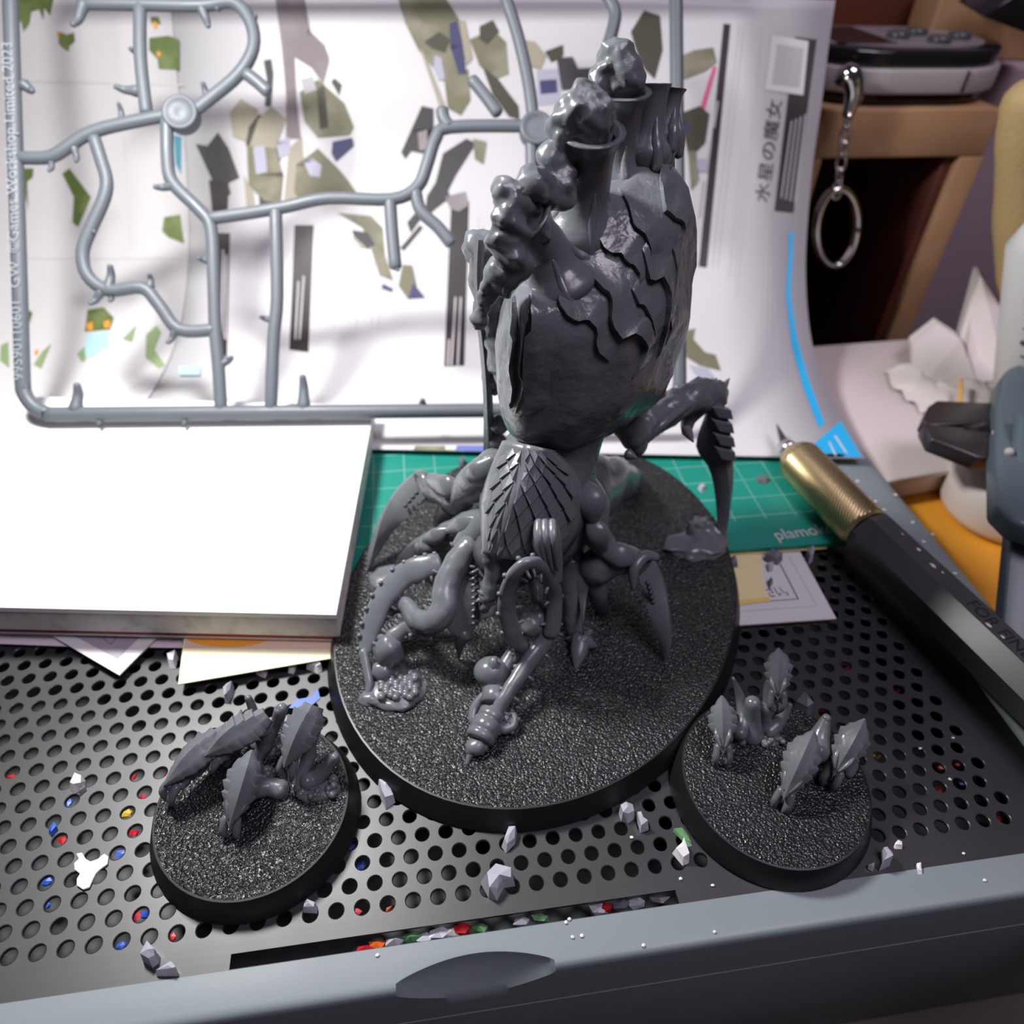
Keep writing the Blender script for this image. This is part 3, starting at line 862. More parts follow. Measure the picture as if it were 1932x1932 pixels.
# seam along the front of the abdomen: a raised left half shell edge
def on_hump(x, y, off=0.0):
    q, n = cast(TH_, x, y); return q + n * off
def overlap_plate(free, shift, thick=0.34, name='carapace_plate', tree=None, m=6, n=26, parent=None, arch=0.0):
    """A plate hugging a surface: its free edge (jagged) stands proud, the other side sinks into the body."""
    tree = tree or TH_
    fr = resample(free, n)
    at = resample([(p[0] + s[0], p[1] + s[1]) for p, s in zip(free, shift)] if hasattr(shift[0], '__len__') else [(p[0] + shift[0], p[1] + shift[1]) for p in free], n)
    V, F = [], []
    for i in range(m + 1):
        t = i / m
        for j in range(n):
            p = at[j] * (1 - t) + fr[j] * t
            q, nn = cast(tree, p[0], p[1])
            e = math.sin(math.pi * j / (n - 1)) ** 0.4
            V.append(q + nn * ((-0.06 + (thick + 0.06) * t ** 1.3) * (0.25 + 0.75 * e) + arch * math.sin(math.pi * t)))
    for j in range(n):              # skirt at the free edge
        q, nn = cast(tree, *fr[j]); V.append(q - nn * 0.12)
    for i in range(m + 1):
        for j in range(n - 1):
            a = i * n + j
            F.append((a, a + 1, a + n + 1, a + n))
    return fix_normals(obj(name, (V, F), M['skin'], parent or mini, sharp=50))
E1 = [(1080, 483), (1098, 506), (1103, 522), (1123, 534), (1128, 547), (1150, 562), (1148, 575), (1147, 603), (1153, 618), (1167, 637), (1176, 635), (1188, 625), (1201, 631), (1216, 649), (1212, 662), (1200, 690), (1192, 712)]
E2 = [(1210, 470), (1215, 500), (1220, 528), (1232, 531), (1244, 522), (1254, 547), (1257, 566), (1254, 600), (1244, 650), (1238, 675)]
E3 = [(1190, 545), (1201, 575), (1210, 576), (1220, 594), (1227, 609), (1235, 640)]
E4 = [(1245, 300), (1243, 340), (1248, 376), (1251, 400), (1266, 413), (1285, 422), (1287, 435), (1282, 450)]
E5 = [(1010, 552), (1048, 547), (1056, 560), (1052, 575), (1067, 597), (1086, 609), (1105, 604), (1123, 622), (1120, 643), (1126, 662), (1148, 681)]
E6 = [(1110, 420), (1130, 450), (1140, 470), (1155, 480), (1172, 478), (1180, 497), (1192, 500), (1205, 520), (1200, 545)]
E7 = [(1268, 470), (1272, 510), (1268, 545), (1258, 590), (1262, 620), (1250, 655)]
E8 = [(1165, 355), (1185, 390), (1195, 430), (1215, 445), (1225, 470), (1222, 500)]
overlap_plate(E7, (18, -30), 0.2)
overlap_plate(E4, (35, -60), 0.24)
overlap_plate(E8, (50, -50), 0.2)
overlap_plate(E2, (38, -60), 0.28)
overlap_plate(E3, (36, -50), 0.2)
overlap_plate(E6, (40, -50), 0.2)
overlap_plate(E1, (52, -48), 0.32)
overlap_plate(E5, (42, -52), 0.24)
# front shell: dark smooth plate right of the seam, pale plate left of it
overlap_plate([(1004, 548), (1003, 600), (998, 660), (996, 720), (1000, 760), (988, 783), (975, 788)], [(60, 12), (62, 5), (58, 0), (52, 0), (46, -4), (50, -10), (40, -14)], 0.42, 'front_shell')
overlap_plate([(998, 556), (996, 600), (991, 660), (986, 700), (994, 722), (988, 745), (974, 780)], [(-26, -2), (-28, 0), (-26, 0), (-22, 0), (-22, 0), (-20, 2), (-8, 4)], 0.26, 'front_shell')
overlap_plate([(973, 560), (978, 600), (975, 650), (968, 690), (974, 730), (966, 770)], [(-22, 0), (-24, 0), (-24, 0), (-20, 0), (-22, 0), (-10, 0)], 0.35, 'front_shell')
# serrated ridge of small teeth down the rear silhouette
for k in range(17):
    t = k / 16
    a, zt, zb, w = HQ[int(2 + t * 12)] if False else HQ[3]
    z = 20.6 - 8.4 * t
    aa = -7.7 - 0.55 * math.sin(math.pi * (0.15 + 0.75 * t)) + 0.9 * t ** 3
    p = loc3(aa, 0.7 + 0.8 * math.sin(math.pi * t), z)
    obj('ridge_tooth', tube([p - FW * -0.45, p - FW * 0.0, p - FW * 0.34 - UP * 0.22], [0.34, 0.26, 0.05], n=6, k=2), PL, mini)

# ------------------------------------------------------------------ vent chimneys with smoke
def chimney(base, mid, tip, r, flare=1.35, closed=False):
    base, mid, tip = map(np.array, (base, mid, tip))
    pts = [base + (base - mid) * 0.6, base, base * .5 + mid * .5, mid, mid * .35 + tip * .65, tip]
    V, F = tube(pts, [r * 1.2, r * 1.75, r * 1.12, r * 0.95, r * 1.0, r * flare], n=18, k=5, cap=False)
    m = len(V) // 18
    if closed:
        F.append(tuple((m - 1) * 18 + j for j in range(18)))
    else:                       # a hollow mouth
        c = np.mean([V[(m - 1) * 18 + j] for j in range(18)], axis=0)
        d = unit(tip - mid)
        for q, dep in ((0.78, 0.02), (0.7, -0.9)):
            for j in range(18): V.append(c + (np.array(V[(m - 1) * 18 + j]) - c) * q + d * dep)
        for k in range(2):
            for j in range(18):
                a, b = (m - 1 + k) * 18 + j, (m - 1 + k) * 18 + (j + 1) % 18
                F.append((a, b, b + 18, a + 18))
        F.append(tuple((m + 1) * 18 + j for j in range(18)))
    ch = obj('vent_chimney', (V, F), PL, mini)
    # ribs along the foot
    t = unit(tip - base)
    for j in range(4):
        a = j * 1.57 + 0.5
        u = unit(np.cross(t, (0.2, 0.5, 0.1))); s = np.cross(t, u)
        o = (u * math.cos(a) + s * math.sin(a))
        obj('rib', tube([base + o * r * 1.75 - t * .5, base + o * r * 1.45 + t * .2, base * .5 + mid * .5 + o * r * 1.05, mid + o * r * .85], [.22, .26, .2, .06], n=7, k=4), PL, ch)
    return ch
def goo(pts, rads, seed=1, lumps=()):
    g = [tube(pts, rads, n=14, k=7, bump=0.75, bf=1.5, seed=seed)]
    rr = random.Random(seed)
    Q = catmull(np.c_[np.array(pts, float), rads], 4)
    for q in Q:
        for _ in range(4):
            d = unit([rr.uniform(-1, 1) for _ in range(3)])
            g.append(blob(q[:3] + d * q[3] * .75, q[3] * rr.uniform(.25, .55), 2, .25, 1.3, rr.randint(0, 99)))
    for p, r in lumps: g.append(blob(p, r, 2, .2, 1.2, seed))
    return blend(obj('smoke_plume', join(*g), PL, mini), .085, 3)
def c_on(x, y, a):              # a point on the abdomen's mid plane line a, seen at a pixel
    return hit(x, y, loc3(a, 0, 0), FW)
chimney(c_on(1052, 535, 0.6), c_on(1030, 470, 0.9), c_on(985, 415, 1.8), 0.95)
chimney(c_on(1092, 440, -1.4), c_on(1110, 340, -1.4), c_on(1118, 248, -1.0), 0.92)
chimney(c_on(1158, 335, -4.4), c_on(1170, 260, -4.4), c_on(1178, 172, -4.2), 0.80)
chimney(c_on(1222, 290, -5.4), c_on(1229, 220, -5.7), c_on(1234, 158, -5.9), 0.60, 1.2, True)
chimney(c_on(1256, 262, -6.3), c_on(1266, 205, -6.8), c_on(1271, 168, -7.0), 0.40, 1.35, True)
goo([c_on(x, y, a) for x, y, a in ((1010, 420, 1.5), (985, 395, 2.2), (968, 370, 2.6), (965, 395, 2.9), (962, 440, 3.1), (968, 500, 3.1), (955, 550, 3.2))], [.75, .75, .7, .62, .68, .62, .32], 3)
goo([c_on(x, y, a) for x, y, a in ((1000, 350, 2.2), (1025, 362, 1.2), (1050, 365, .6), (1062, 345, .2), (1052, 310, 0), (1070, 270, -.4))], [.7, .5, .55, .5, .55, .6], 4)
goo([c_on(x, y, a) for x, y, a in ((945, 510, 3.4), (925, 540, 3.6), (912, 575, 3.8), (904, 605, 3.9))], [.55, .42, .3, .36], 5)
goo([c_on(x, y, a) for x, y, a in ((1115, 245, -1.0), (1110, 215, -.9), (1090, 205, -.7), (1070, 245, -.4), (1062, 290, -.2))], [.85, .8, .7, .62, .55], 6)
goo([c_on(x, y, a) for x, y, a in ((1178, 175, -4.2), (1172, 140, -4.1), (1160, 118, -3.9), (1140, 145, -3.6), (1130, 152, -3.5))], [.72, .8, .7, .45, .5], 8)

# ------------------------------------------------------------------ lower body
def ell(c, ax, bx, n=28, e=1.0, amp=.12, seed=0):
    out = []
    for j in range(n):
        t = 2 * math.pi * j / n
        q = np.array(c) + np.array(ax) * math.copysign(abs(math.cos(t)) ** e, math.cos(t)) + np.array(bx) * math.copysign(abs(math.sin(t)) ** e, math.sin(t))
        out.append(q + unit(q - np.array(c)) * amp * noise.noise(Vector(q * .9)))
    return out
tor = [ell(loc3(-1.2, 0, 12.4), FW * 3.0, SD * 2.6), ell(loc3(-.4, 0, 11.2), FW * 2.4, SD * 2.1), ell(loc3(0.6, 0, 9.8), FW * 2.6, SD * 2.3), ell(loc3(1.2, 0, 8.2), FW * 3.2, SD * 2.7), ell(loc3(1.2, 0, 6.4), FW * 3.4, SD * 2.7), ell(loc3(.6, 0, 4.8), FW * 3.0, SD * 2.3), ell(loc3(.3, 0, 3.6), FW * 1.9, SD * 1.5)]
torso = obj('torso', loft(tor), M['skin'], mini)
tail = obj('hind_body', tube([loc3(0, 0, 6.2), loc3(-3, .2, 5.6), loc3(-6, .4, 4.4), loc3(-9, .6, 2.6), loc3(-11, .4, 1.35)], [2.4, 2.1, 1.5, .9, .25], n=18, k=5, bump=.15, bf=.8), PL, mini)

# scaled hood over the head
def hood(ridge, edge, name, seed, n=22, m=9, bulge=.5, out=None):
    R = catmull(ridge, 4); R = resample(R, n); E = resample(catmull(edge, 4), n)
    V, F = [], []
    for i in range(n):
        for j in range(m):
            t = j / (m - 1)
            q = R[i] * (1 - t) + E[i] * t + out * bulge * math.sin(math.pi * t)
            V.append(q)
    for k in range(n * m): V.append(np.array(V[k]) - out * .35)
    for i in range(n - 1):
        for j in range(m - 1):
            a = i * m + j
            F.append((a, a + 1, a + m + 1, a + m)); b = a + n * m
            F.append((b, b + m, b + m + 1, b + 1))
    N = n * m
    for i in range(n - 1):
        F.append((i * m + m - 1, N + i * m + m - 1, N + (i + 1) * m + m - 1, (i + 1) * m + m - 1))
        F.append((i * m, (i + 1) * m, N + (i + 1) * m, N + i * m))
    for j in range(m - 1):
        F.append((j, N + j, N + j + 1, j + 1)); a = (n - 1) * m + j; F.append((a, a + 1, N + a + 1, N + a))
    o = fix_normals(obj(name, (V, F), PL, mini))
    return o, (V, F)
ridge = [Z(992, 838, 12.6), Z(985, 880, 11.9), Z(968, 940, 10.9), Z(952, 990, 9.8), Z(930, 1052, 8.2)]
redge = [Z(1050, 858, 12.0), Z(1092, 905, 10.3), Z(1098, 960, 8.9), Z(1075, 1022, 7.9), Z(1010, 1040, 7.6)]
redge2 = [Z(1048, 850, 12.0), Z(1096, 900, 10.2), Z(1108, 960, 8.6), Z(1092, 1010, 7.6), Z(1058, 1056, 6.6)]
ledge = [Z(948, 838, 11.4), Z(922, 890, 10.2), Z(905, 950, 8.9), Z(908, 1000, 8.1), Z(924, 1048, 7.9)]
o_r = unit(SD * .75 + FW * .55 + UP * .55); o_l = unit(-SD * .75 + FW * .5 + UP * .45)
hr, hrg = hood(ridge, redge2, 'head_hood', 1, bulge=.55, out=o_r)
hl, hlg = hood(ridge, ledge, 'head_hood', 2, bulge=.45, out=o_l)
def scales(grid, cols, rows_, tree, parent, inset=.86, thick=.2):
    """grid: function (u,v)->pixel; diamond scales, each proud of the hood and tipped at its lower point."""
    for r in range(rows_):
        for c in range(cols):
            u = (c + (.5 if r % 2 else 0.0)) / cols; v = (r + .5) / rows_
            if u > 1.0 - .3 / cols: continue
            du, dv = .5 / cols * inset, 1.0 / rows_ * inset
            P = [grid(u, v - dv), grid(u + du, v), grid(u, v + dv), grid(u - du, v)]
            V = []
            ok = True
            for (x, y), h in zip(P, (.02, .07, thick, .07)):
                q, nn = cast(tree, x, y); V.append(q + nn * h)
            for (x, y) in P:
                q, nn = cast(tree, x, y); V.append(q - nn * .1)
            span = max(np.linalg.norm(np.array(V[i]) - np.array(V[j])) for i in range(4) for j in range(4))
            if span > 3.2: continue
            F = [(0, 1, 2, 3), (0, 4, 5, 1), (1, 5, 6, 2), (2, 6, 7, 3), (3, 7, 4, 0)]
            fix_normals(obj('scale', (V, F), PL, parent, smooth=False))
def bil(a, b, c, d):            # corners: top-ridge, top-edge, bottom-edge, bottom-ridge
    a, b, c, d = map(np.array, (a, b, c, d))
    return lambda u, v: tuple((a * (1 - u) + b * u) * (1 - v) + (d * (1 - u) + c * u) * v)
def three(r0, e0):
    r0 = np.array(r0, float); e0 = np.array(e0, float)
    def g(u, v):
        v = min(max(v, 0), 1); u = min(max(u, 0.02), .98)
        A = np.array([np.interp(v, np.linspace(0, 1, len(r0)), r0[:, k]) for k in (0, 1)])
        B = np.array([np.interp(v, np.linspace(0, 1, len(e0)), e0[:, k]) for k in (0, 1)])
        return tuple(A * (1 - u) + B * u)
    return g
scales(three([(995, 845), (983, 900), (962, 960), (935, 1044)], [(1045, 858), (1090, 910), (1092, 975), (1052, 1040)]), 4, 9, bvh(hrg), hr)
scales(three([(985, 850), (975, 900), (952, 960), (928, 1040)], [(950, 842), (925, 895), (910, 960), (922, 1036)]), 2, 9, bvh(hlg), hl)
# jaw fringe below the hood and hanging bone
for k in range(9):
    t = k / 8
    p = Z(936 + 66 * t, 1048 - 26 * math.sin(t * 1.6), 7.6 - .4 * t)
    obj('tooth', tube([p, p - UP * .35 + FW * .15, p - UP * .7 + FW * .2], [.26, .2, .04], n=7, k=2), PL, mini)
hang = [Z(926, 1040, 7.8), Z(930, 1070, 7.1), Z(924, 1100, 6.2), Z(918, 1130, 5.4), Z(914, 1152, 4.9)]
hb = obj('hanging_bone', tube(hang, [.42, .34, .36, .42, .2], n=10, k=5, bump=.5, bf=3), PL, mini)
for x, y, z, dx, dy in ((908, 1118, 5.8, -12, -4), (930, 1120, 5.7, 10, -6), (904, 1132, 5.4, -10, 4), (928, 1138, 5.3, 12, 2)):
    obj('spike', tube([Z(918, y + 2, z), Z(x, y, z), Z(x + dx * .6, y + dy, z)], [.22, .14, .03], n=6, k=2), PL, hb)
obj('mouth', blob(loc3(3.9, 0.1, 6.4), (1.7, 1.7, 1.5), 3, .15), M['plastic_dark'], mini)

# ------------------------------------------------------------------ limbs
def limb(pts, rads, name='leg', parent=None, **k):
    k.setdefault('n', 14); k.setdefault('k', 6); k.setdefault('bump', .12); k.setdefault('bf', 1.2)
    return obj(name, tube(pts, rads, **k), M['skin'], parent or mini)
def claw(outer, inner, z0, z1, th, name='claw', parent=None, plates=0):
    """Blade between an outer and an inner outline, lens-shaped in section, with a raised spine."""
    n = 18
    A = resample(catmull(outer, 5), n); B = resample(catmull(inner, 5), n)
    rg = []
    for i in range(n):
        a, b = A[i], B[i]
        w = np.linalg.norm(a - b)
        mid = (a + b) / 2
        t = unit(A[min(i + 1, n - 1)] - A[max(i - 1, 0)])
        nn = unit(np.cross(t, unit(b - a + 1e-6)))
        if np.dot(nn, CAM_LOC - mid) < 0: nn = -nn
        h = min(th, w * .5 + .02)
        rg.append([a, a * .7 + b * .3 + nn * h, a * .3 + b * .7 + nn * h * .75, b, a * .3 + b * .7 - nn * h * .75, a * .7 + b * .3 - nn * h])
    return fix_normals(obj(name, loft(rg), PL, parent or mini, sharp=50))
def at_y(pts, y0, y1):          # pixel outline placed on a receding run of depths
    n = len(pts)
    return [Y(p[0], p[1], y0 + (y1 - y0) * i / (n - 1)) for i, p in enumerate(pts)]
def at_z(pts, z0, z1):
    n = len(pts)
    return [Z(p[0], p[1], z0 + (z1 - z0) * i / (n - 1)) for i, p in enumerate(pts)]

# right rear leg with long sickle claw reaching the front
lg = limb([Z(1085, 915, 8.6), Z(1108, 950, 8.0), Z(1122, 1000, 6.9), Z(1150, 1045, 5.6)], [1.0, 1.05, .75, .55], 'leg')
limb([Z(1118, 1075, 4.6), Z(1150, 1055, 5.0), Z(1190, 1058, 4.8), Z(1218, 1068, 4.6)], [.9, .95, .72, .55], 'shin', lg)
obj('knee_plate', tube([Z(1122, 1040, 5.8), Z(1160, 1032, 5.9), Z(1178, 1040, 5.4)], [.25, .42, .12], n=10, k=5, flat=.5), PL, lg)
obj('knee_plate', tube([Z(1195, 1110, 4.4), Z(1196, 1075, 5.2), Z(1215, 1050, 5.5), Z(1238, 1052, 5.4)], [.12, .3, .32, .2], n=10, k=5), PL, lg)
obj('shin_back', tube([Z(1120, 1080, 4.2), Z(1128, 1120, 3.0), Z(1135, 1150, 1.2)], [.8, .55, .35], n=12, k=4), PL, lg)
cl = claw(at_z([(1228, 1042), (1252, 1090), (1264, 1150), (1268, 1210), (1256, 1250)], 5.2, 1.2), at_z([(1206, 1088), (1213, 1125), (1229, 1170), (1243, 1212), (1250, 1249)], 4.9, 1.2), 0, 0, .5, parent=lg)
for k in range(5):
    obj('claw_pit', blob(Z(1222 + 2.6 * k, 1100 + 9 * k, 5.0 - .3 * k), .15, 1), M['plastic_dark'], lg)  # dark blobs, the shade of small pits given as colour
# left legs
lg = limb([Z(935, 880, 9.2), Z(905, 905, 8.2), Z(880, 925, 7.2), Z(868, 945, 6.4)], [.95, .95, .8, .6], 'leg')
limb([Z(866, 945, 6.2), Z(845, 930, 6.0), Z(815, 920, 5.6), Z(792, 912, 5.4)], [.85, .85, .78, .55], 'shin', lg)
obj('shin_back', tube([Z(850, 955, 5.2), Z(835, 975, 3.6), Z(825, 985, 1.4)], [.7, .5, .35], n=12, k=4), PL, lg)
obj('knee_plate', tube([Z(794, 948, 5.0), Z(802, 925, 5.7), Z(800, 900, 6.1), Z(786, 892, 6.0)], [.1, .28, .32, .16], n=10, k=5), PL, lg)
obj('knee_plate', tube([Z(862, 905, 7.2), Z(885, 895, 7.9), Z(905, 890, 8.2)], [.12, .5, .3], n=10, k=5, flat=.6), PL, lg)
claw(at_z([(788, 886), (750, 920), (716, 975), (696, 1035), (692, 1076)], 6.0, 1.2), at_z([(802, 940), (776, 970), (748, 996), (720, 1035), (697, 1076)], 5.5, 1.2), 0, 0, .5, parent=lg)
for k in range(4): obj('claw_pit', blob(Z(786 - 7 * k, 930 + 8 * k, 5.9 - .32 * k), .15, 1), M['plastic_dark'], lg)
lg = limb([Z(925, 985, 7.2), Z(885, 992, 6.2), Z(850, 1005, 5.2), Z(815, 1025, 4.4), Z(795, 1032, 4.0)], [.7, .72, .62, .6, .42], 'leg', ring=(.9, .07))
claw(at_z([(800, 1008), (778, 1020), (757, 1045), (743, 1075)], 4.6, 1.05), at_z([(800, 1045), (785, 1060), (765, 1065), (748, 1080)], 3.6, 1.05), 0, 0, .4, parent=lg)
for k in range(6): obj('spike', tube([Z(812 - 9 * k, 1042 + 3 * k, 3.7 - .35 * k), Z(813 - 9 * k, 1052 + 3 * k, 3.4 - .35 * k)], [.13, .03], n=6, k=1), PL, lg)
obj('ground_lump', blob(Z(738, 1090, 1.0), (1.2, 1.0, .35), 3, .3, 2), PL, mini)
# centre right leg with a bony blade shin and star-shaped foot
lg = limb([Z(1070, 985, 7.2), Z(1080, 1030, 5.6), Z(1092, 1075, 4.4)], [.6, .5, .4], 'leg')
claw(at_z([(1096, 1066), (1109, 1088), (1106, 1120), (1102, 1180), (1104, 1200)], 4.9, 1.9), at_z([(1094, 1068), (1082, 1100), (1092, 1130), (1098, 1180), (1100, 1200)], 4.9, 1.9), 0, 0, .42, 'shin_blade', lg)
for tip, z, r in (((1086, 1264), 1.0, .42), ((1128, 1220), 1.15, .4), ((1066, 1205), 1.3, .3), ((1118, 1188), 1.6, .26)):
    obj('toe', tube([Z(1096, 1205, 1.75), Z((1096 + tip[0]) / 2, (1205 + tip[1]) / 2, 1.5), Z(*tip, z)], [.5, r, .05], n=8, k=4, flat=.7), PL, lg)
limb([Z(1075, 1060, 4.8), Z(1078, 1130, 3.0), Z(1082, 1190, 1.4)], [.6, .5, .5], 'leg', lg)

def shell(a, b, c, r, name='leg_plate', parent=None):
    return obj(name, tube([a, b, c], [r * .35, r, r * .3], n=12, k=6, flat=.45, up=unit(CAM_LOC - np.array(b))), PL, parent or mini)
shell(Z(1090, 905, 9.6), Z(1112, 945, 9.2), Z(1120, 985, 8.2), .75)
shell(Z(1110, 975, 8.2), Z(1128, 1008, 7.7), Z(1142, 1038, 6.6), .55)
shell(Z(1132, 1040, 6.0), Z(1172, 1048, 6.0), Z(1205, 1055, 5.5), .62)
shell(Z(930, 868, 10.0), Z(905, 895, 9.2), Z(880, 912, 8.2), .7)
shell(Z(872, 915, 7.4), Z(842, 918, 7.2), Z(806, 908, 6.4), .62)
shell(Z(905, 982, 7.5), Z(872, 990, 6.9), Z(842, 1002, 6.0), .5)
shell(Z(845, 1000, 5.9), Z(822, 1012, 5.4), Z(798, 1022, 4.7), .45)
# upper right arm: ball shoulder, ribbed forearm and long scythe planted on a rock
arm = obj('scythe_arm', blob(Z(1157, 762, 11.4), 1.15, 3, .08), PL, mini)
limb([Z(1158, 765, 11.2), Z(1185, 800, 10.0), Z(1196, 828, 9.2)], [.95, .85, .7], 'upper_arm', arm)
obj('elbow', tube([Z(1175, 790, 10.0), Z(1195, 815, 9.4), Z(1200, 845, 8.7), Z(1192, 858, 8.3)], [.5, .75, .55, .12], n=12, k=5), PL, arm)
fa = limb([Z(1200, 815, 9.4), Z(1230, 788, 9.6), Z(1270, 770, 9.6), Z(1310, 748, 9.7), Z(1345, 738, 9.5)], [.72, .82, .8, .95, .7], 'forearm', arm, bump=.45, bf=1.6)
for k in range(4):
    obj('muscle_rib', tube([Z(1215 + 12 * k, 838 - 9 * k, 9.0), Z(1250 + 12 * k, 800 - 9 * k, 9.9), Z(1290 + 12 * k, 775 - 10 * k, 9.9)], [.1, .24, .08], n=7, k=5), PL, arm)
for x, y, dx, dy in ((1212, 762, -4, -10), (1240, 752, -6, -12), (1255, 745, -2, -12), (1345, 722, 8, -8), (1366, 728, 10, -14), (1345, 725, -2, -12), (1300, 820, 8, 14), (1192, 860, 10, 4)):
    p = Z(x, y, 9.6)
    obj('spike', tube([p - (Z(x + dx, y + dy, 9.6) - p) * .6, p, Z(x + dx, y + dy, 9.6)], [.3, .22, .04], n=7, k=3), PL, arm)
obj('wrist', blob(Z(1342, 748, 9.3), (.95, .85, .95), 3, .25, 2), PL, arm)
obj('wrist_hook', tube([Z(1318, 770, 8.9), Z(1300, 790, 8.4), Z(1296, 812, 7.9), Z(1303, 822, 7.6)], [.5, .42, .3, .05], n=10, k=5), PL, arm)
def scy(p, t):
    return Y(p[0], p[1], 20.2 - 2.8 * t)
so = [(1352, 728), (1372, 780), (1380, 830), (1384, 890), (1380, 950), (1368, 1000), (1357, 1022)]
si = [(1330, 782), (1313, 842), (1336, 880), (1346, 915), (1351, 955), (1353, 990), (1354, 1021)]
sb = claw([scy(p, i / 6) for i, p in enumerate(so)], [scy(p, i / 6) for i, p in enumerate(si)], 0, 0, .42, 'scythe_blade', arm)
for k in range(4):
    y = 760 + 26 * k
    obj('blade_plate', bevel_prism([scy((1336 + 3 * k, y), .1 + .1 * k), scy((1374 + 2.4 * k, y + 8), .1 + .1 * k), scy((1378 + 2 * k, y + 26), .14 + .1 * k), scy((1350 + 2 * k, y + 22), .14 + .1 * k)], FW * .0 + np.array([-.1, -.9, .25]) * .62, .05), PL, arm, smooth=False)
# far left scythe arm: knotted joint above, slim blade hanging behind
arm = obj('scythe_arm', tube([Z(975, 700, 13.4), Z(950, 660, 14.2), Z(935, 600, 15.6), Z(918, 530, 17.2), Z(908, 465, 18.6)], [1.0, .85, .7, .75, .5], n=14, k=6, bump=.35, bf=1.3), PL, mini)
obj('joint', join(blob(Z(910, 470, 18.4), .85, 3, .35, 2, 4), blob(Z(930, 590, 15.6), .95, 3, .3, 2, 7), blob(Z(945, 660, 14.0), .8, 3, .3, 2, 8)), PL, arm)
claw([Y(x, y, 17.5 + i * .35) for i, (x, y) in enumerate(((896, 445), (893, 520), (898, 600), (905, 660), (912, 760), (912, 860), (914, 905)))], [Y(x, y, 17.5 + i * .35) for i, (x, y) in enumerate(((916, 450), (912, 520), (918, 600), (926, 660), (930, 760), (934, 830), (930, 880)))], 0, 0, .35, 'scythe_blade', arm)
for x, y, r in ((926, 715, .52), (934, 735, .3), (942, 800, .55), (938, 832, .5)):
    obj('joint', blob(Y(x, y, 19.0), r, 2, .35, 2, int(x)), PL, arm)
# left body pods
for x, y, z, r in ((966, 740, 12.6, .62), (968, 765, 12.2, .5), (952, 700, 13.2, .55)):
    obj('pod', blob(Z(x, y, z), (r, r, r * 1.9), 3, .1), PL, mini)

# rock under the scythe
rk = blend(obj('rock', join(blob(Z(1312, 1030, 1.05), (1.9, 1.3, .55), 3, .5, 2.2, 3), blob(Z(1325, 1000, 1.3), (.9, .8, .9), 3, .4, 2, 5), blob(Z(1345, 1008, 1.2), (.9, .8, .7), 3, .4, 2, 6)), PL, mini))
obj('spike', tube([Z(1305, 1015, 1.2), Z(1303, 1000, 1.9), Z(1300, 982, 2.6)], [.4, .28, .04], n=7, k=3), PL, rk)

# ------------------------------------------------------------------ tentacles and their catch
def strap(pts, w, zs, name='tentacle', nsuck=10, side=1, flat=.38, knob=True, parent=None, psz=.1):
    P = [Z(x, y, z) for (x, y), z in zip(pts, zs)]
    o = obj(name, tube(P, w, n=14, k=7, flat=flat, up=(0.2, -.55, .8), bump=.12, bf=2), PL, parent or mini)
    Q = catmull(np.c_[np.array(P), np.array(w)], 12)
    T = np.gradient(Q[:, :3], axis=0)
    for k in range(nsuck):
        i = int((k + .5) / nsuck * (len(Q) - 1))
        up = np.array((0.2, -.55, .8)); t = unit(T[i]); s = unit(np.cross(t, up)); u = np.cross(s, t)
        q = Q[i, :3] + s * side * Q[i, 3] * .82
        obj('sucker_peg', tube([q, q + s * side * .34 + u * .12], [psz, psz * .7], n=6, k=1), PL, o)
        if knob:
            q = Q[i, :3] - s * side * Q[i, 3] * .95
            obj('edge_knob', blob(q, .14, 1), PL, o)
    return o
strap([(828, 1062), (795, 1072), (755, 1092), (718, 1138), (698, 1190), (686, 1235)], [.5, .62, .62, .58, .5, .3], [5.4, 5.2, 4.6, 3.8, 2.9, 2.2], side=-1, nsuck=11)
obj('tentacle', tube([Z(686, 1230, 2.3), Z(692, 1262, 1.9), Z(697, 1295, 1.5), Z(687, 1326, 1.15)], [.26, .22, .2, .08], n=10, k=5), PL, mini)
obj('shoulder_sleeve', bevel_prism([Z(905, 965, 8.0), Z(925, 985, 8.2), Z(912, 1012, 7.2), Z(870, 1035, 6.2), Z(852, 1026, 6.0), Z(872, 990, 7.0)], (-.1, .4, -.7), .12, 3), PL, mini)
strap([(888, 1030), (862, 1065), (842, 1105), (838, 1145), (815, 1172), (785, 1168), (765, 1140), (738, 1148), (712, 1176)], [.62, .66, .66, .66, .62, .55, .44, .36, .26], [6.4, 5.8, 5.2, 4.7, 4.2, 3.8, 3.6, 3.2, 2.6], flat=.9, nsuck=7, side=1, knob=False)
strap([(838, 1150), (805, 1190), (770, 1185), (740, 1205), (722, 1232)], [.5, .42, .36, .42, .4], [4.2, 3.6, 3.2, 2.8, 2.4], flat=.6, nsuck=6, side=1)
wf = [(875, 1045, 6.0), (905, 1075, 5.8), (935, 1120, 5.0), (940, 1160, 4.3), (905, 1172, 3.8), (884, 1205, 3.0), (862, 1205, 3.0), (835, 1180, 4.0), (845, 1120, 5.2)]
flap = obj('web_flap', bevel_prism([Z(*p) for p in wf], (.1, .4, -.35), .08, 2), PL, mini)
obj('flap_claw', tube([Z(876, 1195, 3.1), Z(868, 1215, 2.4), Z(866, 1245, 1.1)], [.42, .26, .04], n=9, k=4), PL, flap)
for k in range(9):
    for dx in (0, 17):
        p = Z(884 + dx - 2 * k * (dx == 0), 1068 + 12 * k + dx * .5, 5.9 - .28 * k)
        obj('sucker_peg', tube([p, p + (unit((.8, -.6, .3)) if dx == 0 else unit((-.8, -.6, .3))) * .38], [.1, .07], n=6, k=1), PL, flap)
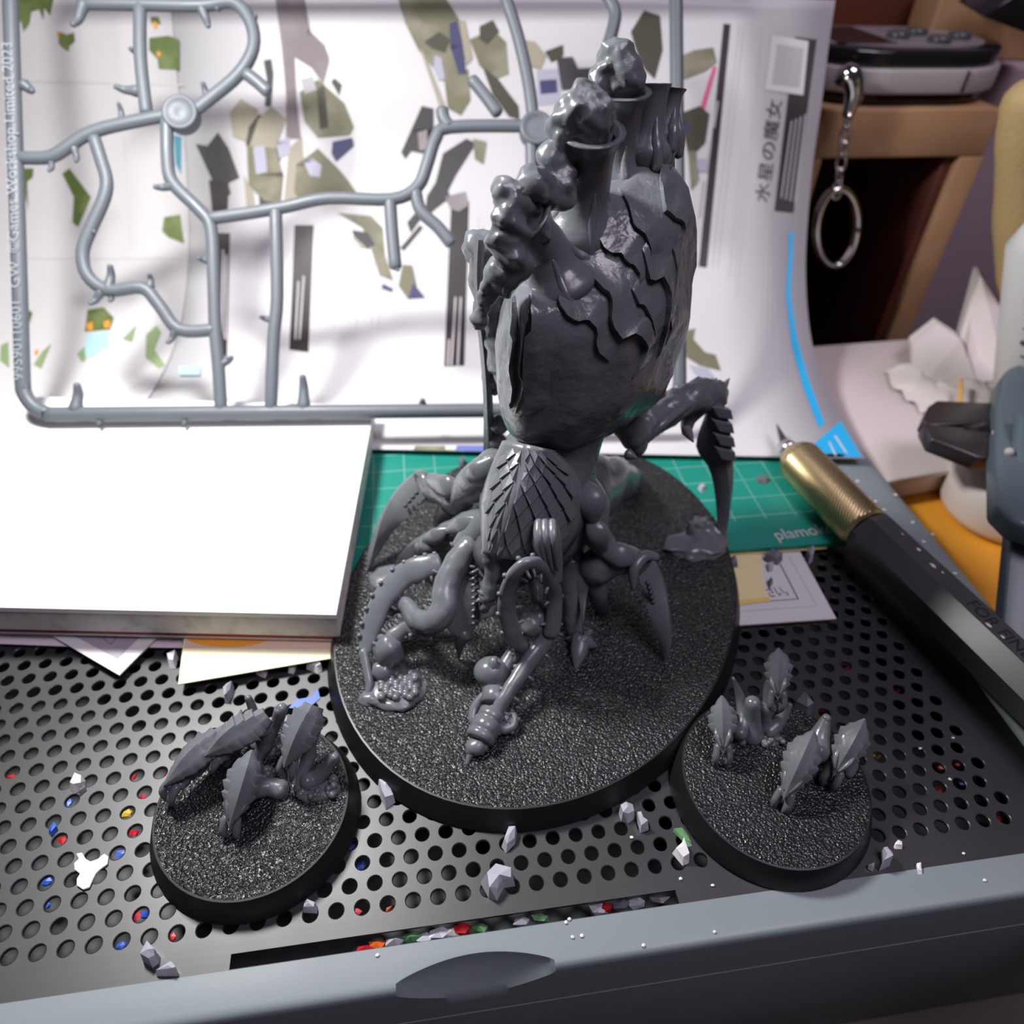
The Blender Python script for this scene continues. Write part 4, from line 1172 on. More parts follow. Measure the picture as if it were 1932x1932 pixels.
# little pod creature at the left on its own rock
obj('rock', join(blob(Z(748, 1298, 1.2), (1.5, 1.3, .42), 3, .45, 2.6, 9), *[blob(Z(720 + 9 * (k % 8), 1272 + 9 * (k // 8) + 4 * (k % 3), 1.52), .22, 1, .3, 2, k) for k in range(40)]), PL, mini)
obj('seized_pod', join(blob(Z(733, 1232, 2.2), (.75, .75, 1.05), 3, .15, 2, 2), blob(Z(722, 1268, 1.6), (.55, .5, .6), 3, .2, 2, 4), blob(Z(698, 1318, 1.2), (.55, .45, .35), 3, .2, 2, 5)), PL, mini)
obj('pod_band', tube([Z(712, 1200, 2.6), Z(738, 1218, 2.9), Z(735, 1252, 2.1), Z(718, 1270, 1.7)], [.2, .26, .26, .1], n=9, k=5), PL, mini)

# right looping tentacle
loop = [(1040, 1195), (1047, 1130), (1034, 1085), (1008, 1063), (980, 1072), (960, 1110), (957, 1160), (970, 1205), (985, 1225), (972, 1248)]
strap(loop, [.42, .38, .36, .36, .38, .42, .46, .44, .36, .25], [4.0, 5.6, 7.4, 8.5, 8.5, 7.2, 5.6, 4.2, 3.2, 2.5], nsuck=13, side=-1, flat=.7)
obj('sleeve', tube([Z(1030, 990, 9.4), Z(1032, 1020, 8.9), Z(1040, 1060, 7.8), Z(1046, 1095, 6.8)], [.6, .7, .55, .4], n=14, k=5, flat=.75), PL, mini)
for dx in (-12, 0, 14):
    obj('sleeve_rib', tube([Z(1028 + dx, 985, 9.9), Z(1030 + dx, 1020, 9.5), Z(1042 + dx * .7, 1075, 7.9)], [.2, .24, .1], n=7, k=5), PL, mini)
strap([(1012, 1165), (1035, 1180), (1022, 1215), (990, 1260), (960, 1305), (940, 1340), (938, 1362), (950, 1374), (966, 1368), (968, 1350), (960, 1346)], [.5, .5, .46, .42, .38, .34, .3, .28, .26, .2, .1], [4.4, 4.0, 3.4, 2.9, 2.5, 2.1, 1.8, 1.6, 1.6, 1.8, 1.9], nsuck=11, side=-1, flat=.8, psz=.11)
obj('tentacle_lump', blob(Z(1002, 1178, 4.2), (.62, .62, .6), 3, .15, 2), PL, mini)
obj('inner_spar', tube([Z(998, 1085, 5.6), Z(1010, 1110, 5.0), Z(1014, 1160, 4.4)], [.2, .34, .3], n=9, k=5, bump=.3, bf=4), PL, mini)
# the armoured arm held in the tentacle
va = obj('armoured_arm', tube([Z(968, 1230, 2.7), Z(950, 1262, 2.3), Z(935, 1290, 2.1), Z(928, 1320, 1.9)], [.32, .4, .5, .45], n=12, k=4), PL, mini)
obj('shoulder_pad', join(blob(Z(926, 1268, 2.5), (.82, .75, .72), 3, .05)), PL, va)
obj('pad_spike', tube([Z(930, 1258, 3.0), Z(932, 1246, 3.3), Z(938, 1240, 3.4)], [.3, .22, .06], n=7, k=3), PL, va)
obj('gauntlet', lathe(Z(932, 1340, 1.95), Z(903, 1398, 1.6), [(0, .4), (.05, .6), (.3, .62), (.33, .56), (.38, .66), (.7, .7), (.74, .62), (.78, .7), (.96, .68), (1, .5)], n=20), PL, va)
obj('cuff', lathe(Z(935, 1300, 2.1), Z(930, 1330, 1.95), [(0, .5), (.1, .62), (.9, .62), (1, .5)], n=18), PL, va)
obj('strap_loop', tube([Z(912, 1312, 2.0), Z(895, 1335, 1.7), Z(892, 1360, 1.5), Z(905, 1364, 1.6)], [.2, .22, .2, .12], n=9, k=5), PL, va)
obj('fist', join(blob(Z(898, 1408, 1.5), (.5, .45, .4), 2, .2, 2), *[blob(Z(888 + 8 * k, 1416 - 2 * k, 1.45), .24, 2) for k in range(4)]), PL, va)
obj('finger', tube([Z(892, 1414, 1.5), Z(885, 1428, 1.3), Z(880, 1444, 1.05)], [.2, .16, .05], n=8, k=4), PL, va)
# ------------------------------------------------------------------ small swarm miniatures
def crawler(parent, rear, snout, width, lean, segs, jag, tail=None, jaw=None, feet=None, seed=0, blunt=.6):
    """One small armoured crawler: leaf-shaped head shield, back plates, body, jaws, tail."""
    rear, snout = np.array(rear), np.array(snout)
    ax = snout - rear; L = np.linalg.norm(ax); ax = ax / L
    view = unit(CAM_LOC - (rear + snout) / 2)
    n = unit(view + np.array(lean)); n = unit(n - ax * np.dot(n, ax)); s = np.cross(ax, n)
    if s[0] < 0: s = -s
    rr = random.Random(seed)
    body0 = rear + ax * L * .45 - n * .75
    foot = np.array(feet)
    body = obj('crawler', tube([snout - ax * .2 * L - n * .42, rear + ax * L * .55 - n * .62, rear + ax * L * .2 - n * .7, rear * .5 + foot * .5 - n * .55, foot], [.3, width * .55, width * .62, width * .55, width * .4], n=14, k=6, bump=.35, bf=2.4, seed=seed), PL, parent)
    # shield and back plates share one keeled section; the rim is scalloped
    prof = [(0, .5), (.1, .74), (.25, .98), (.42, 1.02), (.55, .95), (.68, .80), (.8, .55), (.9, .3), (.97, .12), (1, .03)]
    if segs <= 1:
        prof = [(0, .06), (.1, .42), (.24, .84), (.38, 1.0), (.5, .98), (.64, .84), (.78, .58), (.9, .3), (.97, .12), (1, .03)]
    def keel(t0, t1, rows, lift, name, wk=1.0, sc=2.3, fl=0.0):
        V, F = [], []
        T = np.linspace(t0, t1, rows)
        for i, t in enumerate(T):
            w = np.interp(t, [p[0] for p in prof], [p[1] for p in prof]) * width * wk
            g_ = 1 + fl * (1 - (t - t0) / (t1 - t0))
            w *= g_
            h = .46 * g_ * width * math.sin(math.pi * min(1, max(0, t * .8 + .16))) ** .7
            ph = (t * L * sc + .37 * seed) % 1.0
            j = 1 + jag * 1.9 * (.5 - ph)
            arch = .55 * (4 * t * (1 - t)) * L * .12 + lift
            c = rear + ax * L * t + n * arch
            k2 = min(1, w / width + .12)
            for q, hh, wj in ((-1, -.42, j), (-.66, .02, 1), (-.5, .10, 1), (-.2, h / width * .72, 1), (0, h / width, 1), (.2, h / width * .72, 1), (.5, .10, 1), (.66, .02, 1), (1, -.42, j)):
                V.append(c + s * q * w * wj + n * hh * width * k2)
        m = 9
        N = len(V)
        for k in range(N): V.append(np.array(V[k]) - n * .15)
        for i in range(rows - 1):
            for q in range(m - 1):
                a = i * m + q
                F.append((a, a + 1, a + m + 1, a + m)); F.append((N + a, N + a + m, N + a + m + 1, N + a + 1))
            for q in (0, m - 1):
                a = i * m + q; F.append((a, a + m, N + a + m, N + a))
        for q in range(m - 1):
            F.append((q, N + q, N + q + 1, q + 1)); a = (rows - 1) * m + q; F.append((a, a + 1, N + a + 1, N + a))
        return fix_normals(obj(name, (V, F), PL, body, sharp=30))
    t0 = .13 * segs
    keel(t0, 1, 26, .10 * segs, 'head_shield', fl=.10)
    for k in range(segs):
        keel(t0 - .13 * (k + 1), t0 - .13 * k + .02, 5, .10 * (segs - k) - .14, 'back_plate', 1.02 - .05 * k, fl=.28)
    # ridges on the shield, brow notch and jaws
    for sg in (-1, 1):
        obj('brow_ridge', tube([rear + ax * L * .55 + s * sg * width * .55 + n * .1, rear + ax * L * .72 + s * sg * width * .45 + n * .2, rear + ax * L * .9 + s * sg * width * .14 + n * .18], [.05, .12, .04], n=6, k=4), PL, body)
    jx = snout - n * .25
    for sg, sc in ((-1, .85), (1, 1.0)):
        obj('fang', tube([jx - ax * .3 + s * sg * .2, jx + ax * .12 + s * sg * .26 - UP * .25, jx + ax * .1 + s * sg * .1 - UP * (.95 if jaw is None else jaw) * sc], [.2, .17, .03], n=7, k=4), PL, body)
    obj('jaw', join(*[blob(snout - ax * (.25 + .22 * k) - n * (.36 + .05 * k) + s * rr.uniform(-.2, .2), .26, 2, .3, 2, seed + k) for k in range(5)]), PL, body)
    if tail:
        obj('tail', tube(tail[0], tail[1], n=10, k=6), PL, body)
    return body
def pebbles(parent, x, y, w, h, n, seed, z=1.0):
    rr = random.Random(seed)
    c = Z(x, y, z)
    return obj('pebble_patch', join(blob(c, (w, h, .22), 2), *[blob(c + np.array([rr.uniform(-w, w) * .8, rr.uniform(-h, h) * .8, rr.uniform(.02, .22)]), rr.uniform(.12, .24), 1) for _ in range(n)]), PL, parent)

LC = np.array([8.57, 4.3, 0])
left = thing('swarm_miniature', LC, 'round black base at the left with four grey armoured crawlers, two in line', 'miniature', 'small based swarm miniatures')
side, top = base_geo(LC, 3.93, 3.93, 0, HB, .42, 72)
b_ = obj('round_base', side, M['base_rim'], left, sharp=40); obj('textured_top', top, M['base'], b_, smooth=False)
crawler(left, Z(428, 1372, 3.0), Z(312, 1488, 2.5), .62, (-.5, .1, .5), 3, .05, jaw=1.3, feet=Z(425, 1440, 1.0), seed=1, tail=([Z(440, 1390, 2.4), Z(470, 1370, 2.0), Z(478, 1345, 2.2), Z(468, 1316, 3.0)], [.3, .25, .22, .16]))
crawler(left, Z(500, 1345, 3.9), Z(392, 1430, 3.1), .66, (-.4, .2, .6), 3, .05, feet=Z(480, 1440, 1.0), seed=2, tail=([Z(485, 1405, 1.8), Z(505, 1392, 1.7), Z(520, 1368, 2.2), Z(530, 1338, 3.2), Z(528, 1333, 3.3)], [.34, .28, .26, .3, .12]))
crawler(left, Z(476, 1415, 3.5), Z(432, 1562, 2.0), .68, (0, 0, 0), 1, .13, jaw=.9, feet=Z(480, 1500, 1.0), seed=3, tail=([Z(480, 1490, 1.6), Z(505, 1485, 1.4), Z(530, 1490, 1.3)], [.4, .42, .45]))
crawler(left, Z(590, 1330, 4.2), Z(537, 1448, 2.9), .68, (-.2, 0, 0), 2, .1, jaw=1.0, feet=Z(565, 1490, 1.0), seed=4, tail=([Z(578, 1475, 1.5), Z(596, 1468, 1.5), Z(615, 1450, 1.9), Z(632, 1428, 2.6)], [.42, .36, .3, .2]))
pebbles(left, 508, 1412, .7, .55, 26, 3); pebbles(left, 602, 1492, .95, .5, 34, 4, .97); pebbles(left, 497, 1462, .6, .4, 18, 6)
RC = np.array([31.05, 2.6, 0])
right = thing('swarm_miniature', RC, 'round black base at the right overlapping the front rail, with four grey crawlers standing apart', 'miniature', 'small based swarm miniatures')
side, top = base_geo(RC, 4.02, 4.02, 0, HB, .42, 72)
b_ = obj('round_base', side, M['base_rim'], right, sharp=40); obj('textured_top', top, M['base'], b_, smooth=False)
crawler(right, Z(1362, 1312, 3.4), Z(1365, 1422, 2.2), .56, (0, 0, 0), 0, .16, jaw=1.2, feet=Z(1400, 1400, 1.0), seed=11, tail=([Z(1395, 1385, 1.7), Z(1402, 1360, 1.9), Z(1398, 1320, 2.4), Z(1383, 1278, 3.6)], [.36, .3, .24, .05]))
crawler(right, Z(1469, 1222, 4.9), Z(1468, 1320, 3.6), .56, (0, 0, 0), 0, .16, jaw=1.0, feet=Z(1435, 1390, 1.0), seed=12, tail=([Z(1450, 1380, 1.5), Z(1470, 1362, 1.8), Z(1490, 1330, 2.6)], [.4, .3, .14]))
crawler(right, Z(1536, 1378, 3.7), Z(1478, 1508, 2.0), .66, (0, 0, 0), 1, .14, jaw=1.2, feet=Z(1530, 1460, 1.0), seed=13, tail=([Z(1540, 1420, 2.2), Z(1545, 1395, 2.4), Z(1556, 1362, 3.0), Z(1560, 1354, 3.2)], [.6, .5, .26, .2]))
crawler(right, Z(1632, 1356, 3.7), Z(1571, 1465, 2.2), .62, (.1, 0, 0), 0, .15, jaw=1.1, feet=Z(1600, 1460, 1.0), seed=14)
pebbles(right, 1452, 1395, .62, .42, 22, 7); pebbles(right, 1562, 1468, .4, .4, 14, 8)
for x, y, z0, x1, y1, z1, r in ((1418, 1390, 1.0, 1420, 1325, 3.0, .42), (1440, 1385, 1.0, 1444, 1335, 2.7, .34)):
    obj('cut_stalk', tube([Z(x, y, z0), Z((x + x1) / 2, (y + y1) / 2, (z0 + z1) / 2), Z(x1, y1, z1)], [r * 1.25, r, r * .85], n=10, k=4), PL, right)
Z = _Zfree
# ------------------------------------------------------------------ knife
kA, kB = Z(1636, 1003, 2.15), Z(1945, 1302, 2.15)
kd = unit(kB - kA)
ku = unit(np.cross(kd, (0, 0, 1))); kn = np.cross(ku, kd)
kn = kn if kn[2] > 0 else -kn
kend = kA + kd * 26
ktip0 = Z(1492, 852, 2.3)
knife = thing('hobby_knife', kA * (1, 1, 0) + np.array([0, 0, .85]), 'black hobby knife with knurled gold collar lying across mat and right rail', 'knife')
def octo(c, r, rot=.3927):
    return [c + (ku * math.cos(rot + j * math.pi / 4) + kn * math.sin(rot + j * math.pi / 4)) * r for j in range(8)]
M['knife_black'] = material('black_knife_handle', (0.05, 0.052, 0.053), 0.24, var=(40, (0.06, 0.062, 0.063), .4, .7))
M['gold'] = material('gold_metal', (0.56, 0.44, 0.24), 0.34, metal=1.0)
M['steel'] = material('steel_blade', (0.62, 0.62, 0.6), 0.25, metal=1.0)
hd = obj('handle', loft([octo(kA + kd * t, r) for t, r in ((0, 1.32), (.12, 1.52), (.5, 1.55), (26, 1.55))]), M['knife_black'], knife, smooth=False)
# knurled collar
V, F = [], []
cl_len = np.linalg.norm(kA - ktip0)
nn_, mm = 56, 70
for i in range(mm):
    t = i / (mm - 1)
    c = kA + (ktip0 - kA) * t
    r = 1.42 if t < .86 else 1.42 * (1 - .5 * ((t - .86) / .14) ** 1.6)
    for j in range(nn_):
        a = 2 * math.pi * j / nn_
        rr = r + (.035 if ((i + j) % 2 == 0) and .03 < t < .86 else 0)
        V.append(c + (ku * math.cos(a) + kn * math.sin(a)) * rr)
for i in range(mm - 1):
    for j in range(nn_):
        a, b = i * nn_ + j, i * nn_ + (j + 1) % nn_
        F.append((a, b, b + nn_, a + nn_))
F.append(tuple((mm - 1) * nn_ + j for j in range(nn_)))
cl = obj('gold_collar', (V, F), M['gold'], knife, smooth=False); cl['label'] = 'knurled gold metal collar'
t0 = ktip0
obj('blade_stem', lathe(t0, t0 - kd * .9, [(0, .7), (.6, .55), (1, .4)], n=20), M['steel'], knife)
b0, b1 = Z(1478, 845, 2.5), Z(1468, 800, 2.5)
obj('blade', bevel_prism([Z(1495, 842, 2.4), Z(1478, 862, 2.4), Z(1466, 815, 2.5), Z(1464, 796, 2.6)], (0.05, 0.05, -.14), .03), M['steel'], knife, smooth=False)
kface = kn * 1.44
KL = np.linalg.norm(kB - kA)
q0 = kA + kd * KL * .605 + kn * 1.435 - ku * 0.0
side_dir = np.cross(kn, kd)
lettering('lettering', 'FOR FINEST', q0 - side_dir * .32 + kn * 0.0, kd, side_dir, .95, material('engraved_lettering', (0.003, 0.003, 0.003), 0.6), knife, off=.012, width=KL * .40)
for k, (a, b, w) in enumerate(((3.2, .5, .5), (4.4, .1, .7), (5.0, .4, .3), (8.6, -.9, .6), (9.4, -.7, .4), (1.9, .6, .3))):
    p = kA + kd * a + kn * 1.445 + side_dir * b * .4
    obj('paint_speck', blob(p, (w * .35, w * .22, .02), 1, .6, 3, k, axes=[kd, side_dir, kn]), M['paper'], knife)

# ------------------------------------------------------------------ papers and cards on the plate
def flat_sheet(name, pts, z, label, mat, cat='paper', th=.05, group=None):
    P = [Z(x, y, z) for x, y in pts]
    o = obj(name, prism([p - np.array([0, 0, th]) for p in P], (0, 0, th)), mat, smooth=False)
    return tag(o, label, cat, group), P
M['pink_paper'] = material('pale_pink_paper', (0.72, 0.62, 0.68), .6)
M['red_cover'] = material('dark_red_cover', (0.26, 0.022, 0.018), .5)
M['yellow_paper'] = material('cream_paper', (0.80, 0.76, 0.52), .6)
M['note'] = material('pale_yellow_note', (0.78, 0.66, 0.36), .65)
M['peach'] = material('peach_print', (0.75, 0.55, 0.42), .6)
M['greyphoto'] = material('grey_photo_print', (0.36, 0.33, 0.38), .45)
M['lime'] = material('lime_print', (0.35, 0.36, 0.04), .6)
bk = thing('booklet', Z(300, 1190, .9), 'thin dark red booklet under the front of the white board', 'booklet')
P = [Z(x, y, 1.2) for x, y in ((-60, 1184), (632, 1200), (640, 1150), (-60, 1130))]
obj('cover', prism([p - np.array([0, 0, .28]) for p in P], (0, 0, .3)), M['red_cover'], bk, smooth=False)
obj('pages', prism([p - np.array([0, 0, .42]) for p in P], (0, 0, .16)), M['paper'], bk, smooth=False)
flat_sheet('paper_sheet', [(-60, 1212), (145, 1220), (345, 1222), (345, 1150), (-60, 1150)], .30, 'pale pink sheet peeking out at far left below the board', M['pink_paper'])
dc = thing('photo_card', Z(228, 1240, .4), 'white bordered card with grey picture, its corner pointing toward the camera', 'card')
P = [Z(x, y, .52) for x, y in ((75, 1186), (225, 1274), (312, 1186), (200, 1140))]
obj('card', prism([p - np.array([0, 0, .08]) for p in P], (0, 0, .08)), M['paper'], dc, smooth=False)
P = [Z(x, y, .535) for x, y in ((122, 1190), (222, 1243), (276, 1190), (200, 1150))]
obj('picture', (P, [(0, 1, 2, 3)]), M['greyphoto'], dc, smooth=False)
P = [Z(x, y, .545) for x, y in ((195, 1206), (206, 1195), (221, 1203), (209, 1216))]
fr_ = [P[k] * .88 + np.mean(P, axis=0) * .12 for k in range(4)]
obj('printed_box', (P + fr_, [(k, (k + 1) % 4, 4 + (k + 1) % 4, 4 + k) for k in range(4)]), M['char_print'], dc, smooth=False)
yc = thing('leaflet', Z(480, 1230, .5), 'cream leaflet with orange blot sticking out beside the large oval base', 'paper')
P = [Z(x, y, .64) for x, y in ((336, 1291), (648, 1238), (640, 1180), (350, 1180))]
obj('sheet', prism([p - np.array([0, 0, .06]) for p in P], (0, 0, .06)), M['yellow_paper'], yc, smooth=False)
P = [Z(x, y, .655) for x, y in ((348, 1222), (520, 1223), (640, 1224), (640, 1180), (350, 1180))]
obj('peach_band', (P, [tuple(range(5))]), M['peach'], yc, smooth=False)
P = [Z(430 + 80 * math.cos(a), 1200 + 21 * math.sin(a), .665) for a in np.linspace(0, math.pi, 14)]
obj('orange_blot', (P, [tuple(range(14))]), M['orange_print'], yc, smooth=False)
o, _ = flat_sheet('paper_strip', [(628, 1205), (652, 1185), (660, 1120), (636, 1120)], .7, 'narrow lime green paper strip between white board and oval base', M['lime'])

# instruction card at the right of the oval base, with a sticky note and plastic bits
ic = thing('instruction_card', Z(1470, 1120, .3), 'white card with ruled frames half under the teal mat, right of the oval base', 'card')
P = [Z(x, y, .36) for x, y in ((1384, 1180), (1578, 1167), (1508, 1038), (1372, 1042))]
obj('card', prism([p - np.array([0, 0, .1]) for p in P], (0, 0, .1)), M['paper_cool'], ic, smooth=False)
def line3(a, b, w, z, mat, parent, name='ruled_line'):
    A, B = Z(*a, z), Z(*b, z); s = unit(np.cross(B - A, (0, 0, 1))) * w
    return obj(name, ([A - s, B - s, B + s, A + s], [(0, 1, 2, 3)]), mat, parent, smooth=False)
line3((1472, 1064), (1506, 1130), .035, .372, M['char_print'], ic); line3((1506, 1130), (1452, 1134), .025, .372, M['char_print'], ic)
line3((1488, 1048), (1541, 1143), .015, .372, M['grey_print'], ic); line3((1541, 1143), (1390, 1154), .02, .372, M['grey_print'], ic)
p0, p1 = Z(1450, 1126, .372), Z(1486, 1122, .372)
lettering('lettering', 'さい。', p0, p1 - p0, np.cross((0, 0, 1), unit(p1 - p0)), .9, M['char_print'], ic, .006, width=np.linalg.norm(p1 - p0))
sn = thing('sticky_note', Z(1410, 1090, .4), 'pale yellow sticky note lying on the white card', 'note')
P = [Z(x, y, .44) for x, y in ((1374, 1048), (1436, 1042), (1438, 1096), (1453, 1134), (1388, 1142))]
obj('note', prism([p - np.array([0, 0, .04]) for p in P], (0, 0, .04)), M['note'], sn, smooth=False)
obj('glue_strip', ([Z(1389, 1133, .446), Z(1452, 1126, .446), Z(1453, 1134, .446), Z(1388, 1142, .446)], [(0, 1, 2, 3)]), material('note_yellow_edge', (.72, .55, .16), .6), sn, smooth=False)
yb_ = obj('cream_card', prism([Z(x, y, .44) for x, y in ((1366, 1050), (1560, 1036), (1548, 1022), (1366, 1034))], (0, 0, .07)), material('ochre_card', (.62, .47, .2), .6), smooth=False)
tag(yb_, 'thin ochre card sandwiched under the front edge of the teal mat', 'card')

# ------------------------------------------------------------------ cut-off bits of plastic and other crumbs
M['bit'] = material('pale_grey_offcut', (0.40, 0.40, 0.46), 0.3)
M['bit_white'] = material('white_crumb', (0.72, 0.72, 0.72), 0.5)
M['bit_dark'] = material('dark_grey_offcut', (0.13, 0.13, 0.15), 0.4)
M['blue'] = material('blue_plastic', (0.03, 0.10, 0.50), 0.35)
M['red'] = material('red_plastic', (0.45, 0.012, 0.02), 0.35)
M['green'] = material('green_plastic', (0.10, 0.24, 0.10), 0.4)
M['orange'] = material('orange_plastic', (0.7, 0.12, 0.015), 0.4)
M['yellowp'] = material('yellow_plastic', (0.62, 0.40, 0.03), 0.4)
def chunk(name, pts, z, h, mat, label, cat='offcut', group=None, tilt=.25, seed=0, shear=(0, .1)):
    """A faceted chip: outline on the surface, a smaller lifted top with uneven heights."""
    rr = random.Random(seed + int(pts[0][0]))
    P = [Z(x, y, z) for x, y in pts]
    c = np.mean(P, axis=0)
    T = [c + (p - c) * rr.uniform(.62, .95) + np.array([shear[0], shear[1], h * rr.uniform(.65, 1.15)]) for p in P]
    n = len(P)
    V = P + T + [np.mean(T, axis=0) + np.array([0, 0, h * tilt])]
    F = [tuple(range(n))[::-1]] + [(i, (i + 1) % n, n + (i + 1) % n, n + i) for i in range(n)] + [(n + i, n + (i + 1) % n, 2 * n) for i in range(n)]
    o = fix_normals(obj(name, (V, F), mat, smooth=False))
    return tag(o, label, cat, group)
chunk('plastic_offcut', [(906, 1665), (935, 1640), (968, 1650), (972, 1672), (950, 1676), (938, 1700), (922, 1695)], .02, .75, M['bit'], 'largest pale grey offcut, a bent chunk near the slot in the metal plate')
chunk('plastic_offcut', [(712, 1478), (732, 1474), (738, 1488), (746, 1514), (728, 1528), (718, 1506)], .02, .5, M['bit'], 'pale folded grey offcut against the left front of the oval base')
chunk('plastic_offcut', [(946, 1598), (960, 1570), (976, 1568), (972, 1592), (955, 1610)], .02, .45, M['bit'], 'leaf-shaped pale offcut at the foot of the oval base front')
chunk('plastic_offcut', [(1167, 1535), (1178, 1524), (1194, 1528), (1197, 1545), (1184, 1554), (1172, 1550)], .02, .55, M['bit'], 'round-topped pale offcut between the oval base and the right round base')
chunk('plastic_offcut', [(1200, 1545), (1206, 1540), (1216, 1560), (1224, 1566), (1208, 1572)], .02, .5, M['bit'], 'two-pronged narrow offcut beside the round-topped one')
chunk('plastic_offcut', [(1268, 1610), (1284, 1602), (1288, 1590), (1300, 1628), (1288, 1634)], .02, .5, M['bit_white'], 'whitish forked offcut left of the right round base')
chunk('plastic_offcut', [(132, 1488), (146, 1470), (162, 1473), (158, 1490), (140, 1498)], .02, .4, M['bit_white'], 'shiny whitish offcut among the holes at far left')
chunk('plastic_offcut', [(150, 1492), (162, 1484), (164, 1492), (150, 1504)], .02, .2, M['bit_dark'], 'dark sliver beside the shiny whitish offcut')
chunk('plastic_offcut', [(270, 1815), (284, 1782), (303, 1806), (300, 1818), (288, 1826)], .02, .7, M['bit'], 'pointed pale offcut standing at the lower left margin of the plate')
chunk('plastic_offcut', [(295, 1842), (326, 1822), (337, 1836), (336, 1842)], .02, .4, M['bit'], 'wedge-shaped offcut lying against the front rail at left')
chunk('plastic_offcut', [(570, 1712), (580, 1705), (600, 1712), (598, 1724), (574, 1722)], .02, .35, M['bit'], 'curled offcut half over a hole below the left round base')
chunk('plastic_offcut', [(1660, 1612), (1668, 1609), (1680, 1622), (1678, 1634), (1658, 1644), (1664, 1628)], .02, .7, M['bit'], 'upright pale peg-shaped offcut right of the right round base')
chunk('plastic_offcut', [(1686, 1598), (1694, 1590), (1703, 1594), (1702, 1602), (1688, 1602)], .02, .2, M['bit_white'], 'small whitish chip on the plate margin at right')
chunk('plastic_offcut', [(1728, 1634), (1738, 1632), (1740, 1650), (1732, 1650)], .04, .15, M['bit_white'], 'curved white paring on the front rail at right')
chunk('plastic_offcut', [(1637, 1640), (1650, 1634), (1646, 1645)], .04, .25, M['bit'], 'small triangular chip touching the right round base at the rail')
chunk('plastic_offcut', [(1496, 1338), (1508, 1324), (1524, 1330), (1530, 1350), (1518, 1354)], .02, .8, M['bit_dark'], 'grey tilted slab offcut behind the right round base')
chunk('plastic_offcut', [(1492, 1350), (1510, 1346), (1532, 1352), (1528, 1358), (1500, 1356)], .02, .3, M['bit_dark'], 'low flat offcut under the tilted slab behind the right base')
chunk('plastic_offcut', [(424, 1314), (430, 1300), (442, 1297), (440, 1312), (432, 1326), (425, 1328)], .02, .6, M['bit'], 'rod-shaped offcut behind the left round base')
chunk('plastic_offcut', [(316, 1248), (326, 1236), (336, 1240), (332, 1262), (320, 1262)], .02, .5, M['bit_white'], 'glassy white chip left of the cream leaflet')
chunk('plastic_offcut', [(482, 1272), (494, 1262), (506, 1268), (500, 1280)], .02, .3, M['bit_white'], 'white chip just below the cream leaflet edge, left one of three')
chunk('plastic_offcut', [(544, 1270), (550, 1256), (560, 1258), (554, 1272)], .02, .3, M['bit_white'], 'narrow white chip just below the cream leaflet edge, middle of three')
chunk('plastic_offcut', [(578, 1262), (590, 1248), (606, 1250), (608, 1266), (600, 1272)], .02, .4, M['bit_white'], 'wide clear chip below the cream leaflet, nearest the oval base')
chunk('plastic_offcut', [(1517, 1052), (1528, 1036), (1536, 1042), (1532, 1060), (1524, 1066)], .06, .7, M['bit'], 'pale upright chip at the corner of the white card by the mat')
chunk('plastic_offcut', [(1441, 1058), (1452, 1048), (1470, 1046), (1476, 1058), (1468, 1066), (1452, 1064)], .38, .5, M['bit_dark'], 'dark jagged offcut on the white card')
chunk('plastic_offcut', [(1446, 1068), (1460, 1066), (1458, 1078), (1450, 1080)], .38, .3, M['bit'], 'pale grey chip below the jagged dark one on the white card')
chunk('plastic_offcut', [(1448, 1104), (1453, 1096), (1458, 1102), (1452, 1110)], .38, .3, M['bit_dark'], 'tiny dark diamond chip on the white card near the writing')
chunk('plastic_offcut', [(1377, 1056), (1388, 1054), (1392, 1070), (1378, 1072)], .46, .35, M['bit_dark'], 'star-edged dark chip on the yellow sticky note')
chunk('plastic_offcut', [(1425, 906), (1435, 898), (1450, 906), (1448, 914), (1430, 912)], .86, .3, M['bit_dark'], 'grey crumb cluster on the teal mat right of the scythe')
chunk('plastic_offcut', [(1316, 922), (1326, 916), (1332, 924), (1324, 930)], .86, .25, M['bit'], 'pale crumb on the teal mat left of the scythe')
chunk('plastic_offcut', [(866, 878), (872, 868), (880, 876), (874, 886)], .86, .4, M['bit_dark'], 'grey crumb on the teal mat left of the creature')
chunk('green_offcut', [(1269, 1568), (1286, 1562), (1300, 1582), (1306, 1596), (1298, 1598)], .02, .12, M['green'], 'flat green scrap tucked beside the right round base', 'scrap')
chunk('blue_offcut', [(92, 1572), (104, 1556), (110, 1566), (98, 1580)], .02, .2, M['blue'], 'small bright blue scrap by a hole at the left', 'scrap')
bs = obj('blue_scrap', prism([Z(x, y, .01) for x, y in ((545, 1336), (560, 1320), (585, 1316), (600, 1300), (604, 1318), (590, 1330), (570, 1338))], (0, 0, .03)), material('blue_film', (0.04, 0.11, 0.42), .4), smooth=False)
tag(bs, 'flat blue film scrap behind the right-hand crawler of the left base', 'scrap')
